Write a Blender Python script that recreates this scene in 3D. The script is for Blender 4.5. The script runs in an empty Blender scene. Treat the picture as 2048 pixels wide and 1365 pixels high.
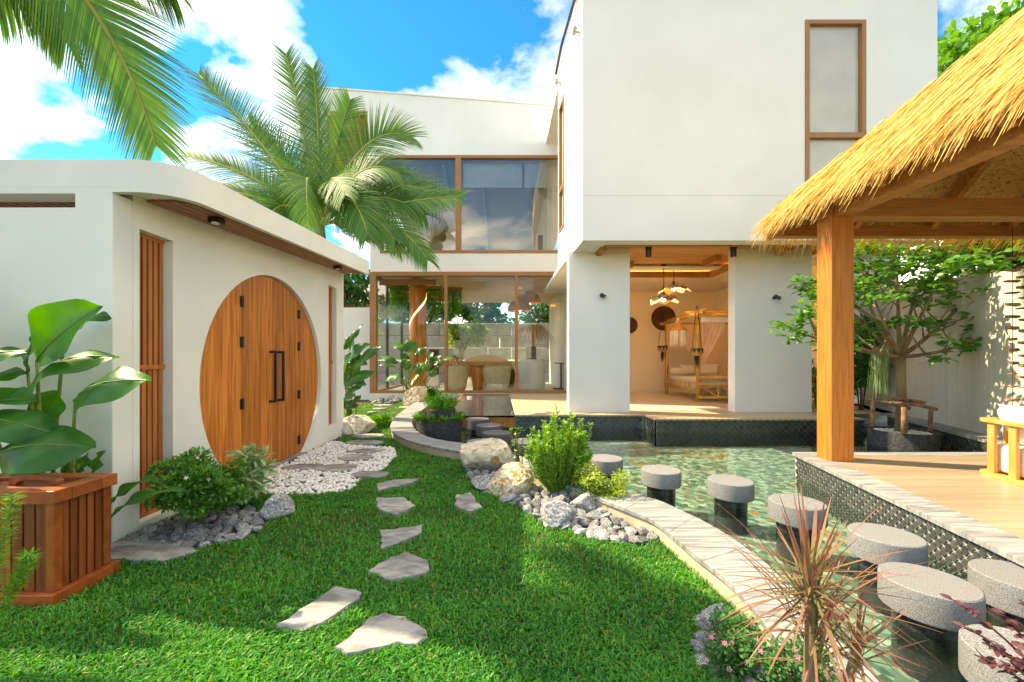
import bpy, math, random
import numpy as np
from mathutils import Vector, Matrix
from mathutils.geometry import tessellate_polygon
R = math.radians
random.seed(7); rng = np.random.default_rng(7)
sc = bpy.context.scene
col = sc.collection

# ---------------------------------------------------------------- camera, sky, sun, exposure
cam_d = bpy.data.cameras.new('camera'); cam = bpy.data.objects.new('camera', cam_d); col.objects.link(cam)
cam.location = (0, 0, 1.3); cam.rotation_euler = (R(90), 0, 0)
cam_d.sensor_width = 36; cam_d.lens = 36*815/2048
cam_d.shift_x = 24/2048; cam_d.shift_y = 39.5/2048
cam_d.clip_start = .05; cam_d.clip_end = 2000
sc.camera = cam
SUN_EL = 47; SUN_AZ = 17           # light travels towards +X, turned SUN_AZ degrees towards -Y
sun_vec = Vector((-math.cos(R(SUN_AZ))*math.cos(R(SUN_EL)), math.sin(R(SUN_AZ))*math.cos(R(SUN_EL)), math.sin(R(SUN_EL))))
sd = bpy.data.lights.new('sun', 'SUN'); so = bpy.data.objects.new('sun', sd); col.objects.link(so)
sd.energy = 3.3; sd.angle = R(.6); sd.color = (1, .945, .86)
so.rotation_euler = (-sun_vec).to_track_quat('-Z', 'Y').to_euler(); so.location = (-20, 6, 20)

world = bpy.data.worlds.new('World'); sc.world = world; world.use_nodes = True
wn = world.node_tree; wn.nodes.clear()
def wnode(t, **kw):
    n = wn.nodes.new(t)
    for k, v in kw.items(): setattr(n, k, v)
    return n
sky = wnode('ShaderNodeTexSky', sky_type='NISHITA', sun_disc=False, sun_elevation=R(SUN_EL), sun_rotation=math.atan2(sun_vec.x, sun_vec.y),
            air_density=.8, dust_density=.12, ozone_density=2.2, altitude=50)
tc = wnode('ShaderNodeTexCoord'); sep = wnode('ShaderNodeSeparateXYZ')
wn.links.new(tc.outputs['Generated'], sep.inputs[0])
zc = wnode('ShaderNodeMath', operation='MAXIMUM'); zc.inputs[1].default_value = 0
wn.links.new(sep.outputs['Z'], zc.inputs[0])
za = wnode('ShaderNodeMath', operation='ADD'); za.inputs[1].default_value = .22
wn.links.new(zc.outputs[0], za.inputs[0])
dv = wnode('ShaderNodeVectorMath', operation='DIVIDE')
cmb = wnode('ShaderNodeCombineXYZ')
for i in range(3): wn.links.new(za.outputs[0], cmb.inputs[i])
wn.links.new(tc.outputs['Generated'], dv.inputs[0]); wn.links.new(cmb.outputs[0], dv.inputs[1])
mp = wnode('ShaderNodeMapping'); mp.inputs['Location'].default_value = (2.2, 9.9, 0); mp.inputs['Scale'].default_value = (1, 1, .3)
wn.links.new(dv.outputs[0], mp.inputs[0])
nz = wnode('ShaderNodeTexNoise'); nz.inputs['Scale'].default_value = 1.25; nz.inputs['Detail'].default_value = 9; nz.inputs['Roughness'].default_value = .56
nz.inputs['Distortion'].default_value = .25
wn.links.new(mp.outputs[0], nz.inputs['Vector'])
rp = wnode('ShaderNodeValToRGB'); rp.color_ramp.elements[0].position = .47; rp.color_ramp.elements[1].position = .66
wn.links.new(nz.outputs['Fac'], rp.inputs[0])
hs = wnode('ShaderNodeHueSaturation'); hs.inputs['Saturation'].default_value = 1.5; hs.inputs['Value'].default_value = 1.0
wn.links.new(sky.outputs[0], hs.inputs['Color'])
mxw = wnode('ShaderNodeMix', data_type='RGBA'); n2w = wnode('ShaderNodeTexNoise'); n2w.inputs['Scale'].default_value = 3.2; n2w.inputs['Detail'].default_value = 6
wn.links.new(mp.outputs[0], n2w.inputs['Vector'])
r2w = wnode('ShaderNodeValToRGB'); r2w.color_ramp.elements[0].position = .33; r2w.color_ramp.elements[1].position = .62
r2w.color_ramp.elements[0].color = (5, 5.1, 5.3, 1); r2w.color_ramp.elements[1].color = (12, 12, 12, 1)
wn.links.new(n2w.outputs['Fac'], r2w.inputs[0]); wn.links.new(r2w.outputs[0], mxw.inputs[7])
wn.links.new(rp.outputs[0], mxw.inputs[0]); wn.links.new(hs.outputs[0], mxw.inputs[6])
bg = wnode('ShaderNodeBackground'); bg.inputs['Strength'].default_value = .15
wo = wnode('ShaderNodeOutputWorld')
wn.links.new(mxw.outputs[2], bg.inputs[0]); wn.links.new(bg.outputs[0], wo.inputs[0])

vs = sc.view_settings
vs.view_transform = 'Standard'; vs.look = 'None'; vs.exposure = 1.72; vs.gamma = 1; vs.use_curve_mapping = False
vs.use_white_balance = True; vs.white_balance_temperature = 10100; vs.white_balance_tint = 8
cy = sc.cycles
cy.use_denoising = True; cy.max_bounces = 10; cy.diffuse_bounces = 5; cy.glossy_bounces = 4; cy.transparent_max_bounces = 16
cy.caustics_reflective = False; cy.caustics_refractive = False; cy.sample_clamp_indirect = 6

# ---------------------------------------------------------------- helpers
def W(px, py, Y): return Vector(((px-1000)*Y/815, Y, 1.3-(py-722)*Y/815))
def G(px, py, z=0):
    Y = (1.3-z)*815/(py-722); return ((px-1000)*Y/815, Y)

class MB:
    def __init__(s): s.v = []; s.f = []; s.n = 0
    def add(s, vs, fs):
        s.v.extend([tuple(p) for p in vs]); s.f.extend([tuple(i+s.n for i in f) for f in fs]); s.n += len(vs); return s
    def box(s, lo, hi, M=None):
        (a, b, c), (d, e, f) = lo, hi
        vs = [(a,b,c),(d,b,c),(d,e,c),(a,e,c),(a,b,f),(d,b,f),(d,e,f),(a,e,f)]
        if M is not None: vs = [M @ Vector(p) for p in vs]
        return s.add(vs, [(3,2,1,0),(4,5,6,7),(0,1,5,4),(1,2,6,5),(2,3,7,6),(3,0,4,7)])
    def bar(s, p, q, w, h, up=(0,0,1)):
        p = Vector(p); q = Vector(q); d = (q-p).normalized(); u = Vector(up)
        x = d.cross(u)
        if x.length < 1e-4: x = d.cross(Vector((1,0,0)))
        x.normalize(); u = x.cross(d).normalized()
        vs = [c + x*a*w/2 + u*b*h/2 for c in (p, q) for a, b in ((-1,-1),(1,-1),(1,1),(-1,1))]
        return s.add(vs, [(0,1,2,3),(7,6,5,4),(0,4,5,1),(1,5,6,2),(2,6,7,3),(3,7,4,0)])
    def tube(s, pts, rad, seg=8, cap=True):
        pts = [Vector(p) for p in pts]; n = len(pts)
        if not hasattr(rad, '__len__'): rad = [rad]*n
        vs = []; ref = None
        for i, p in enumerate(pts):
            d = (pts[min(i+1, n-1)] - pts[max(i-1, 0)]).normalized()
            if ref is None: ref = Vector((0,0,1)) if abs(d.z) < .9 else Vector((1,0,0))
            x = d.cross(ref).normalized(); y = x.cross(d).normalized(); ref = y
            for k in range(seg):
                t = 2*math.pi*k/seg; vs.append(p + (x*math.cos(t) + y*math.sin(t))*rad[i])
        fs = [(i*seg+k, i*seg+(k+1)%seg, (i+1)*seg+(k+1)%seg, (i+1)*seg+k) for i in range(n-1) for k in range(seg)]
        if cap: fs += [tuple(range(seg))[::-1], tuple((n-1)*seg+k for k in range(seg))]
        return s.add(vs, fs)
    def lathe(s, c, prof, seg=32, M=None):
        vs = []
        for r, z in prof:
            for k in range(seg):
                t = 2*math.pi*k/seg; p = Vector((r*math.cos(t), r*math.sin(t), z))
                if M is not None: p = M @ p
                vs.append(p + Vector(c))
        n = len(prof)
        fs = [(i*seg+k, i*seg+(k+1)%seg, (i+1)*seg+(k+1)%seg, (i+1)*seg+k) for i in range(n-1) for k in range(seg)]
        fs += [tuple(range(seg))[::-1], tuple((n-1)*seg+k for k in range(seg))]
        return s.add(vs, fs)
    def plate(s, loops, fn, th):
        """polygon (outer loop + holes) of 2-D points; fn(u, v, w) -> 3-D; thickness w 0..th"""
        flat = [p for l in loops for p in l]
        tris = tessellate_polygon([[Vector((p[0], p[1], 0)) for p in l] for l in loops])
        n = len(flat)
        vs = [fn(p[0], p[1], 0) for p in flat] + [fn(p[0], p[1], th) for p in flat]
        fs = []
        for t in tris:
            a, b, c = [flat[i] for i in t]
            ccw = (b[0]-a[0])*(c[1]-a[1]) - (b[1]-a[1])*(c[0]-a[0]) > 0
            t = t if ccw else t[::-1]
            fs.append(tuple(t)); fs.append(tuple(i+n for i in t[::-1]))
        o = 0
        for l in loops:
            m = len(l)
            for i in range(m):
                a, b = o+i, o+(i+1)%m; fs.append((a, b, b+n, a+n))
            o += m
        return s.add(vs, fs)
    def build(s, name, mat, parent=None, smooth=False, bevel=0, seg=2, recalc=True):
        me = bpy.data.meshes.new(name); me.from_pydata(s.v, [], s.f)
        if recalc:
            import bmesh
            bm = bmesh.new(); bm.from_mesh(me); bmesh.ops.recalc_face_normals(bm, faces=bm.faces); bm.to_mesh(me); bm.free()
        if smooth: me.shade_smooth()
        if smooth == 'auto': me.set_sharp_from_angle(angle=R(32))
        return link(name, me, mat, parent, bevel, seg)

def link(name, me, mat, parent=None, bevel=0, seg=2):
    if mat is not None and not me.materials: me.materials.append(mat)
    o = bpy.data.objects.new(name, me); col.objects.link(o)
    if parent is not None:
        o.parent = parent; o.matrix_parent_inverse = Matrix.Translation(-Vector(top_loc(parent)))
    if bevel:
        b = o.modifiers.new('bevel', 'BEVEL'); b.width = bevel; b.segments = seg; b.limit_method = 'ANGLE'; b.angle_limit = R(40)
        if seg > 1 and me.polygons:
            pass
    return o
def top_loc(o):
    p = Vector((0,0,0)); q = o
    while q is not None:
        p = p + q.location + (q.matrix_parent_inverse.translation if q.parent else Vector((0,0,0))); q = q.parent
    return p
def mesh_np(name, V, F, rnd=None, smooth=False):
    V = np.asarray(V, dtype=np.float32); F = np.asarray(F, dtype=np.int32); k = F.shape[1]
    me = bpy.data.meshes.new(name)
    me.vertices.add(len(V)); me.vertices.foreach_set('co', V.ravel())
    me.loops.add(F.size); me.loops.foreach_set('vertex_index', F.ravel())
    me.polygons.add(len(F)); me.polygons.foreach_set('loop_start', np.arange(0, F.size, k, dtype=np.int32))
    try: me.polygons.foreach_set('loop_total', np.full(len(F), k, dtype=np.int32))
    except Exception: pass
    if rnd is not None:
        a = me.attributes.new('rnd', 'FLOAT', 'FACE'); a.data.foreach_set('value', np.asarray(rnd, dtype=np.float32))
    me.update(calc_edges=True)
    if smooth: me.shade_smooth()
    return me
def tag(o, label=None, cat=None, group=None, kind=None):
    if label: o['label'] = label
    if cat: o['category'] = cat
    if group: o['group'] = group
    if kind: o['kind'] = kind
    return o
def thing(name, label, cat, loc=(0,0,0), group=None, rz=0):
    o = bpy.data.objects.new(name, None); col.objects.link(o); o.location = loc; o.rotation_euler = (0,0,rz)
    o.empty_display_size = .1
    return tag(o, label, cat, group, 'thing')
def copy_tree(o, parent=None):
    c = o.copy(); col.objects.link(c); c.parent = parent
    for ch in list(o.children): copy_tree(ch, c)
    return c
def local(o):                      # part built in its thing's own coordinates
    o.matrix_parent_inverse = Matrix.Identity(4); return o
def place(name, me, mat, M, parent=None):
    o = link(name, me, mat, parent); 
    o.matrix_basis = M
    return o
def catmull(P, n):
    P = [Vector(p) for p in P]; out = []
    Q = [P[0]*2-P[1]] + P + [P[-1]*2-P[-2]]
    seg = len(P)-1
    for i in range(n):
        t = i/(n-1)*seg; k = min(int(t), seg-1); t -= k
        a, b, c, d = Q[k:k+4]
        out.append(.5*((2*b) + (c-a)*t + (2*a-5*b+4*c-d)*t*t + (3*b-a-3*c+d)*t**3))
    return out
def bez(p0, p1, p2, n):
    p0, p1, p2 = Vector(p0), Vector(p1), Vector(p2)
    return [p0*(1-t)**2 + p1*2*t*(1-t) + p2*t*t for t in [i/(n-1) for i in range(n)]]
def inside(P, poly):
    x, y = P[:, 0], P[:, 1]; r = np.zeros(len(P), bool); n = len(poly)
    for i in range(n):
        x0, y0 = poly[i][:2]; x1, y1 = poly[(i+1) % n][:2]
        c = (y0 > y) != (y1 > y)
        with np.errstate(divide='ignore', invalid='ignore'):
            r ^= c & (x < (x1-x0)*(y-y0)/(y1-y0+1e-12)+x0)
    return r

# ---------------------------------------------------------------- materials
def S(c): return tuple(((x/255)/12.92 if x/255 <= .04045 else ((x/255+.055)/1.055)**2.4) for x in c) + (1,)
def mat_base(name):
    m = bpy.data.materials.new(name); m.use_nodes = True
    return m, m.node_tree, m.node_tree.nodes['Principled BSDF']
def nd(nt, t, ins=None, **kw):
    n = nt.nodes.new(t)
    for k, v in kw.items(): setattr(n, k, v)
    for k, v in (ins or {}).items(): n.inputs[k].default_value = v
    return n
def M_(name, c1, c2=None, scale=4, stretch=(1,1,1), rough=.7, bump=0, bscale=None, rnd=0, lo=.35, hi=.65, detail=6, dist=0, spec=.3,
       trans=0, attr=False, c3=None, s3=0, lo3=.6, hi3=.7, coat=0, bdist=.01, metal=0, vor=False):
    m, nt, b = mat_base(name); L = nt.links.new
    c2 = c2 or c1
    tcx = nd(nt, 'ShaderNodeTexCoord'); mp = nd(nt, 'ShaderNodeMapping', {'Scale': stretch})
    vec = tcx.outputs['Object']
    if rnd:
        oi = nd(nt, 'ShaderNodeObjectInfo'); mu = nd(nt, 'ShaderNodeVectorMath', operation='SCALE'); mu.inputs['Scale'].default_value = 37.0
        cb = nd(nt, 'ShaderNodeCombineXYZ'); [L(oi.outputs['Random'], cb.inputs[i]) for i in range(3)]
        L(cb.outputs[0], mu.inputs[0]); ad = nd(nt, 'ShaderNodeVectorMath', operation='ADD'); L(vec, ad.inputs[0]); L(mu.outputs[0], ad.inputs[1]); vec = ad.outputs[0]
    L(vec, mp.inputs[0])
    nz = nd(nt, 'ShaderNodeTexNoise', {'Scale': scale, 'Detail': detail, 'Distortion': dist}); L(mp.outputs[0], nz.inputs['Vector'])
    fac = nz.outputs['Fac']
    rp = nd(nt, 'ShaderNodeValToRGB'); e = rp.color_ramp.elements; e[0].position = lo; e[1].position = hi; e[0].color = c1; e[1].color = c2
    if attr:
        at = nd(nt, 'ShaderNodeAttribute', attribute_name='rnd'); L(at.outputs['Fac'], rp.inputs[0])
    else: L(fac, rp.inputs[0])
    colr = rp.outputs[0]
    if c3:
        n3 = nd(nt, 'ShaderNodeTexNoise', {'Scale': s3, 'Detail': 4}); L(mp.outputs[0], n3.inputs['Vector'])
        r3 = nd(nt, 'ShaderNodeValToRGB'); r3.color_ramp.elements[0].position = lo3; r3.color_ramp.elements[1].position = hi3
        L(n3.outputs['Fac'], r3.inputs[0])
        mx = nd(nt, 'ShaderNodeMix', data_type='RGBA'); mx.inputs[7].default_value = c3
        L(r3.outputs[0], mx.inputs[0]); L(colr, mx.inputs[6]); colr = mx.outputs[2]
    if rnd:
        h = nd(nt, 'ShaderNodeHueSaturation'); mr = nd(nt, 'ShaderNodeMapRange', {'To Min': 1-rnd, 'To Max': 1+rnd})
        L(oi.outputs['Random'], mr.inputs['Value']); L(mr.outputs[0], h.inputs['Value']); L(colr, h.inputs['Color']); colr = h.outputs[0]
    L(colr, b.inputs['Base Color'])
    b.inputs['Roughness'].default_value = rough; b.inputs['Specular IOR Level'].default_value = spec; b.inputs['Metallic'].default_value = metal
    if coat: b.inputs['Coat Weight'].default_value = coat; b.inputs['Coat Roughness'].default_value = .15
    if bump:
        bn = nd(nt, 'ShaderNodeTexNoise', {'Scale': bscale or scale, 'Detail': 8, 'Roughness': .6}); L(mp.outputs[0], bn.inputs['Vector'])
        bp = nd(nt, 'ShaderNodeBump', {'Strength': bump, 'Distance': bdist}); L(bn.outputs['Fac'], bp.inputs['Height']); L(bp.outputs[0], b.inputs['Normal'])
    if trans:
        tr = nd(nt, 'ShaderNodeBsdfTranslucent'); g = nd(nt, 'ShaderNodeHueSaturation', {'Saturation': 1.15, 'Value': 1.9, 'Hue': .47})
        L(colr, g.inputs['Color']); L(g.outputs[0], tr.inputs[0])
        ms = nd(nt, 'ShaderNodeMixShader', {0: trans}); L(b.outputs[0], ms.inputs[1]); L(tr.outputs[0], ms.inputs[2])
        L(ms.outputs[0], nt.nodes['Material Output'].inputs[0])
    return m
def emit(name, c, s):
    m, nt, b = mat_base(name); b.inputs['Base Color'].default_value = c; b.inputs['Emission Color'].default_value = c; b.inputs['Emission Strength'].default_value = s
    return m
def clear(name, tint, ior=1.45, rough=0, bump=0, bscale=3, refl=1.0, stretch=(1,1,1)):
    m, nt, b = mat_base(name); L = nt.links.new; nt.nodes.remove(b)
    t = nd(nt, 'ShaderNodeBsdfTransparent'); t.inputs[0].default_value = tint
    g = nd(nt, 'ShaderNodeBsdfGlossy', {'Roughness': rough}); g.inputs[0].default_value = (1,1,1,1)
    fr = nd(nt, 'ShaderNodeFresnel', {'IOR': ior}); mu = nd(nt, 'ShaderNodeMath', operation='MULTIPLY'); mu.inputs[1].default_value = refl
    L(fr.outputs[0], mu.inputs[0])
    if bump:
        tcx = nd(nt, 'ShaderNodeTexCoord'); mp = nd(nt, 'ShaderNodeMapping', {'Scale': stretch}); L(tcx.outputs['Object'], mp.inputs[0])
        nz = nd(nt, 'ShaderNodeTexNoise', {'Scale': bscale, 'Detail': 3, 'Distortion': .6}); L(mp.outputs[0], nz.inputs['Vector'])
        bp = nd(nt, 'ShaderNodeBump', {'Strength': bump, 'Distance': .02}); L(nz.outputs['Fac'], bp.inputs['Height'])
        L(bp.outputs[0], g.inputs['Normal']); L(bp.outputs[0], fr.inputs['Normal'])
    ms = nd(nt, 'ShaderNodeMixShader'); L(mu.outputs[0], ms.inputs[0]); L(t.outputs[0], ms.inputs[1]); L(g.outputs[0], ms.inputs[2])
    L(ms.outputs[0], nt.nodes['Material Output'].inputs[0])
    return m

m_stucco = M_('stucco', (.80,.785,.745,1), (.765,.75,.71,1), scale=1.1, rough=.9, bump=.18, bscale=22, bdist=.005, spec=.15, c3=(.72,.705,.665,1), s3=.7, lo3=.45, hi3=.85)
m_stucco_gate = M_('stucco_gate', (.78,.77,.71,1), (.71,.705,.65,1), scale=1.6, rough=.92, bump=.15, bscale=50, bdist=.004, spec=.12)
m_wallroom = M_('plaster', (.84,.80,.71,1), (.81,.77,.68,1), scale=1.2, rough=.9, spec=.15)
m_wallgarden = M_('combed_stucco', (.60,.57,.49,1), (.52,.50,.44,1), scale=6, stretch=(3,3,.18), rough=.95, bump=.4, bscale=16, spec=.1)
m_teak = M_('teak', (.36,.085,.010,1), (.66,.215,.034,1), scale=2.2, stretch=(9,9,.55), rough=.46, bump=.05, bscale=9, rnd=.24, dist=.8, spec=.4)
m_slat = M_('slat_wood', (.36,.105,.03,1), (.52,.17,.05,1), scale=3, stretch=(9,9,.6), rough=.5, rnd=.15, spec=.35)
m_soffit = M_('soffit_slat_wood', (.30,.13,.062,1), (.38,.17,.085,1), scale=3, stretch=(9,.6,9), rough=.6, rnd=.12)
m_bin = M_('bin_wood', (.16,.035,.012,1), (.31,.075,.022,1), scale=3, stretch=(8,8,.7), rough=.38, rnd=.38, dist=.6, bump=.06, spec=.45, c3=(.045,.014,.008,1), s3=1.6, lo3=.60, hi3=.75)
m_binrail = M_('bin_rail_wood', (.24,.05,.014,1), (.36,.085,.022,1), scale=3, stretch=(5,5,5), rough=.32, rnd=.15, spec=.5)
m_frame = M_('window_frame_brown', (.33,.145,.055,1), (.36,.165,.065,1), scale=5, rough=.45, spec=.4)
m_post = M_('post_wood', (.40,.125,.02,1), (.56,.20,.038,1), scale=5, stretch=(10,10,.5), rough=.5, bump=.12, bscale=14, dist=.5, spec=.35)
m_beam = M_('beam_wood', (.38,.16,.045,1), (.52,.24,.08,1), scale=4, stretch=(.6,9,9), rough=.55, rnd=.12)
m_osb = M_('strand_board', (.54,.31,.11,1), (.74,.50,.22,1), scale=16, stretch=(1,2.2,1), rough=.7, dist=1.6, c3=(.33,.14,.035,1), s3=22, lo3=.58, hi3=.66)
m_ceil = M_('ceiling_wood', (.52,.24,.085,1), (.66,.34,.14,1), scale=2.5, stretch=(.5,7,7), rough=.5, dist=.5, rnd=.12)
m_black = M_('black_metal', (.012,.012,.013,1), rough=.4, spec=.5)
m_kerb = M_('kerb_stone', (.12,.127,.132,1), (.315,.325,.325,1), scale=2.4, stretch=(1.0,12,3), rough=.62, bump=.08, bscale=6, rnd=.06, dist=.8, spec=.35, lo=.30, hi=.62)
m_kerbside = M_('kerb_side', (.42,.35,.25,1), (.50,.43,.32,1), scale=6, rough=.8)
m_kerbin = M_('kerb_inner', (.10,.10,.09,1), (.16,.155,.14,1), scale=9, rough=.6)
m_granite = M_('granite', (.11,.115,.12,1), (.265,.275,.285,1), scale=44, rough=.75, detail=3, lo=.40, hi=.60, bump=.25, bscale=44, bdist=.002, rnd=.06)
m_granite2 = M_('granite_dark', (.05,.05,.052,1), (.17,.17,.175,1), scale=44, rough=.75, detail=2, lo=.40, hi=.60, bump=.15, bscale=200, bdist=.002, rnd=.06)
m_pedestal = M_('pedestal_stone', (.016,.016,.016,1), (.05,.05,.05,1), scale=20, rough=.25, spec=.5)
m_pot = M_('pot_dark_stone', (.028,.028,.03,1), (.075,.075,.078,1), scale=30, rough=.7, bump=.25, bscale=40, bdist=.004)
m_tile = M_('pond_tile', (.035,.04,.038,1), (.075,.082,.078,1), scale=8, rough=.22, rnd=.25, spec=.5)
m_grout = M_('grout', (.62,.61,.57,1), (.5,.49,.46,1), scale=20, rough=.8)
m_grout2 = M_('grout_grey', (.30,.30,.285,1), (.22,.22,.21,1), scale=20, rough=.8)
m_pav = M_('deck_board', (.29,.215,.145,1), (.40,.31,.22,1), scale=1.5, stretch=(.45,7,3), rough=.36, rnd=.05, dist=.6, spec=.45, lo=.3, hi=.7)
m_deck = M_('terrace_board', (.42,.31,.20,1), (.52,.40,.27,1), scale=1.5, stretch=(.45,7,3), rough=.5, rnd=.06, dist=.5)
m_floorin = M_('polished_floor', (.66,.59,.47,1), (.70,.63,.51,1), scale=1.2, rough=.28, spec=.45)
m_slate = M_('flagstone', (.16,.156,.155,1), (.30,.295,.288,1), scale=5, stretch=(1,2.2,1), rough=.85, dist=1.0, bump=1.0, bscale=5, bdist=.035, rnd=.12, c3=(.36,.348,.325,1), s3=3.1, lo3=.52, hi3=.60)
m_rock = M_('grey_rock', (.10,.105,.115,1), (.30,.305,.315,1), scale=5, rough=.85, bump=.6, bscale=14, rnd=.35, c3=(.55,.55,.54,1), s3=7, lo3=.57, hi3=.66)
m_boulder = M_('boulder_cream', (.50,.44,.32,1), (.70,.66,.56,1), scale=3, rough=.85, bump=.7, bscale=7, bdist=.03, c3=(.40,.20,.055,1), s3=2.6, lo3=.55, hi3=.66)
m_boulder2 = M_('boulder_tan', (.44,.24,.08,1), (.68,.62,.51,1), scale=4, rough=.85, bump=.7, bscale=8, bdist=.03, lo=.40, hi=.56, dist=1.2)
m_pebble = M_('white_pebble', (.60,.585,.55,1), (.80,.79,.76,1), scale=4, rough=.7, attr=True, lo=0, hi=1)
m_soil = M_('soil', (.045,.042,.016,1), (.085,.070,.028,1), scale=40, rough=1, bump=.8, bscale=60)
m_pondfloor, nt_, b_ = mat_base('pond_mosaic')
def pond_nodes(nt, b):
    L = nt.links.new; t = nd(nt, 'ShaderNodeTexCoord')
    v = nd(nt, 'ShaderNodeTexVoronoi', {'Scale': 16.0}); L(t.outputs['Object'], v.inputs['Vector'])
    sp = nd(nt, 'ShaderNodeSeparateColor'); L(v.outputs['Color'], sp.inputs[0])
    r = nd(nt, 'ShaderNodeValToRGB'); cr = r.color_ramp
    cr.elements[0].position = 0; cr.elements[0].color = (.05,.10,.085,1); cr.elements[1].position = 1; cr.elements[1].color = (.46,.57,.49,1)
    e = cr.elements.new(.45); e.color = (.15,.235,.20,1); e = cr.elements.new(.74); e.color = (.30,.41,.35,1)
    L(sp.outputs[0], r.inputs[0])
    r2 = nd(nt, 'ShaderNodeValToRGB'); r2.color_ramp.elements[0].position = .86; r2.color_ramp.elements[1].position = .92
    L(sp.outputs[1], r2.inputs[0])
    n = nd(nt, 'ShaderNodeTexNoise', {'Scale': 1.1, 'Detail': 3}); L(t.outputs['Object'], n.inputs['Vector'])
    r3 = nd(nt, 'ShaderNodeValToRGB'); r3.color_ramp.elements[0].position = .48; r3.color_ramp.elements[1].position = .6; L(n.outputs['Fac'], r3.inputs[0])
    mu = nd(nt, 'ShaderNodeMath', operation='MULTIPLY'); L(r2.outputs[0], mu.inputs[0]); L(r3.outputs[0], mu.inputs[1])
    mx = nd(nt, 'ShaderNodeMix', data_type='RGBA'); mx.inputs[7].default_value = (.50,.19,.04,1); L(mu.outputs[0], mx.inputs[0]); L(r.outputs[0], mx.inputs[6])
    L(mx.outputs[2], b.inputs['Base Color']); b.inputs['Roughness'].default_value = .6
pond_nodes(nt_, b_)
m_water = clear('water', (.70,.83,.77,1), ior=1.33, rough=.0, bump=.22, bscale=2.2, refl=1.0, stretch=(1,1.8,1))
m_glass = clear('window_glass', (.975,.99,.983,1), ior=1.4, refl=.65)
m_glassup = clear('upper_glass', (.95,.965,.96,1), ior=1.5, refl=1.7)
m_glassfloor = clear('glass_floor', (.55,.66,.58,1), ior=1.5, refl=1.7)
m_ribglass = M_('ribbed_glass', (.46,.45,.41,1), (.54,.52,.47,1), scale=2, rough=.25, spec=.5)
m_leafbig = M_('calathea_leaf', (.012,.10,.020,1), (.04,.21,.025,1), scale=3, rough=.36, trans=.45, bump=.35, bscale=22, spec=.4, bdist=.006)
m_leafmid = M_('broad_leaf', (.03,.14,.028,1), (.11,.32,.055,1), rough=.4, trans=.34, attr=True, lo=0, hi=1, spec=.4)
m_leafdark = M_('dark_leaf', (.018,.10,.025,1), (.065,.23,.055,1), rough=.45, trans=.25, attr=True, lo=0, hi=1, spec=.35)
m_leaflime = M_('lime_leaf', (.09,.26,.035,1), (.22,.44,.07,1), rough=.5, trans=.34, attr=True, lo=0, hi=1)
m_leafyel = M_('yellow_green_leaf', (.16,.28,.02,1), (.34,.44,.07,1), rough=.5, trans=.3, attr=True, lo=0, hi=1)
m_moss = M_('bright_foliage', (.03,.17,.012,1), (.09,.36,.02,1), rough=.55, trans=.3, attr=True, lo=0, hi=1)
m_varieg = M_('variegated_leaf', (.10,.24,.07,1), (.42,.52,.30,1), rough=.5, trans=.3, attr=True, lo=0, hi=1)
m_palm = M_('palm_leaflet', (.024,.115,.028,1), (.12,.26,.05,1), rough=.55, trans=.26, attr=True, lo=0, hi=1, spec=.25)
m_rachis = M_('palm_rachis', (.28,.25,.05,1), (.36,.30,.07,1), rough=.5)
m_trunk = M_('bark', (.16,.105,.06,1), (.30,.21,.125,1), scale=8, stretch=(1,1,.3), rough=.9, bump=.5, bscale=14)
m_stem = M_('green_stem', (.10,.16,.035,1), (.19,.24,.06,1), scale=5, rough=.6)
m_twig = M_('brown_twig', (.10,.05,.025,1), (.17,.09,.045,1), scale=5, rough=.8)
m_drac = M_('dracaena_leaf', (.16,.19,.065,1), (.25,.115,.075,1), rough=.45, trans=.22, attr=True, lo=.1, hi=.75)
m_purple = M_('purple_leaf', (.06,.02,.028,1), (.15,.05,.06,1), rough=.5, trans=.15, attr=True, lo=0, hi=1)
m_pink = M_('pink_petal', (.75,.16,.34,1), (.85,.35,.5,1), rough=.6, trans=.2, attr=True, lo=0, hi=1)
m_white = M_('white_petal', (.85,.84,.78,1), rough=.6, trans=.2)
m_grass = M_('grass_blade', (.007,.125,.030,1), (.085,.37,.05,1), rough=.42, trans=.36, attr=True, lo=0, hi=1, spec=.25)
m_grass.node_tree.nodes['Color Ramp'].color_ramp.elements[1].position = .86
_e = m_grass.node_tree.nodes['Color Ramp'].color_ramp.elements.new(1.0); _e.color = (.30,.22,.08,1)
m_thatch = M_('thatch_straw', (.36,.19,.028,1), (.84,.61,.22,1), rough=.55, trans=.12, attr=True, lo=0, hi=1, spec=.3)
m_thatchu = M_('thatch_core', (.20,.10,.02,1), (.32,.17,.04,1), scale=30, stretch=(.2,2,1), rough=.9)
m_wicker = M_('wicker', (.50,.36,.17,1), (.80,.64,.40,1), scale=26, stretch=(1,1,2), rough=.7, bump=.8, bscale=70)
m_wicker2 = M_('rattan', (.42,.22,.07,1), (.58,.34,.13,1), scale=60, rough=.7, bump=.8, bscale=70)
m_bamboo = M_('bamboo', (.50,.27,.07,1), (.64,.40,.14,1), scale=5, rough=.4, rnd=.12)
m_linen = M_('linen', (.82,.77,.67,1), (.76,.71,.60,1), scale=40, rough=.95, bump=.3, bscale=90)
m_sheer = M_('sheer_curtain', (.78,.70,.58,1), (.7,.62,.5,1), rough=.9, trans=.5)
m_cushion = M_('white_cushion', (.82,.80,.76,1), (.78,.76,.71,1), scale=3, rough=.95, bump=.2, bscale=8)
m_chairwood = M_('chair_wood', (.56,.27,.075,1), (.68,.36,.12,1), scale=3, stretch=(4,4,1), rough=.45, rnd=.08)
m_disc = M_('dark_wood_disc', (.07,.03,.018,1), (.13,.06,.035,1), scale=4, rough=.7, bump=.6, bscale=10)
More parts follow.
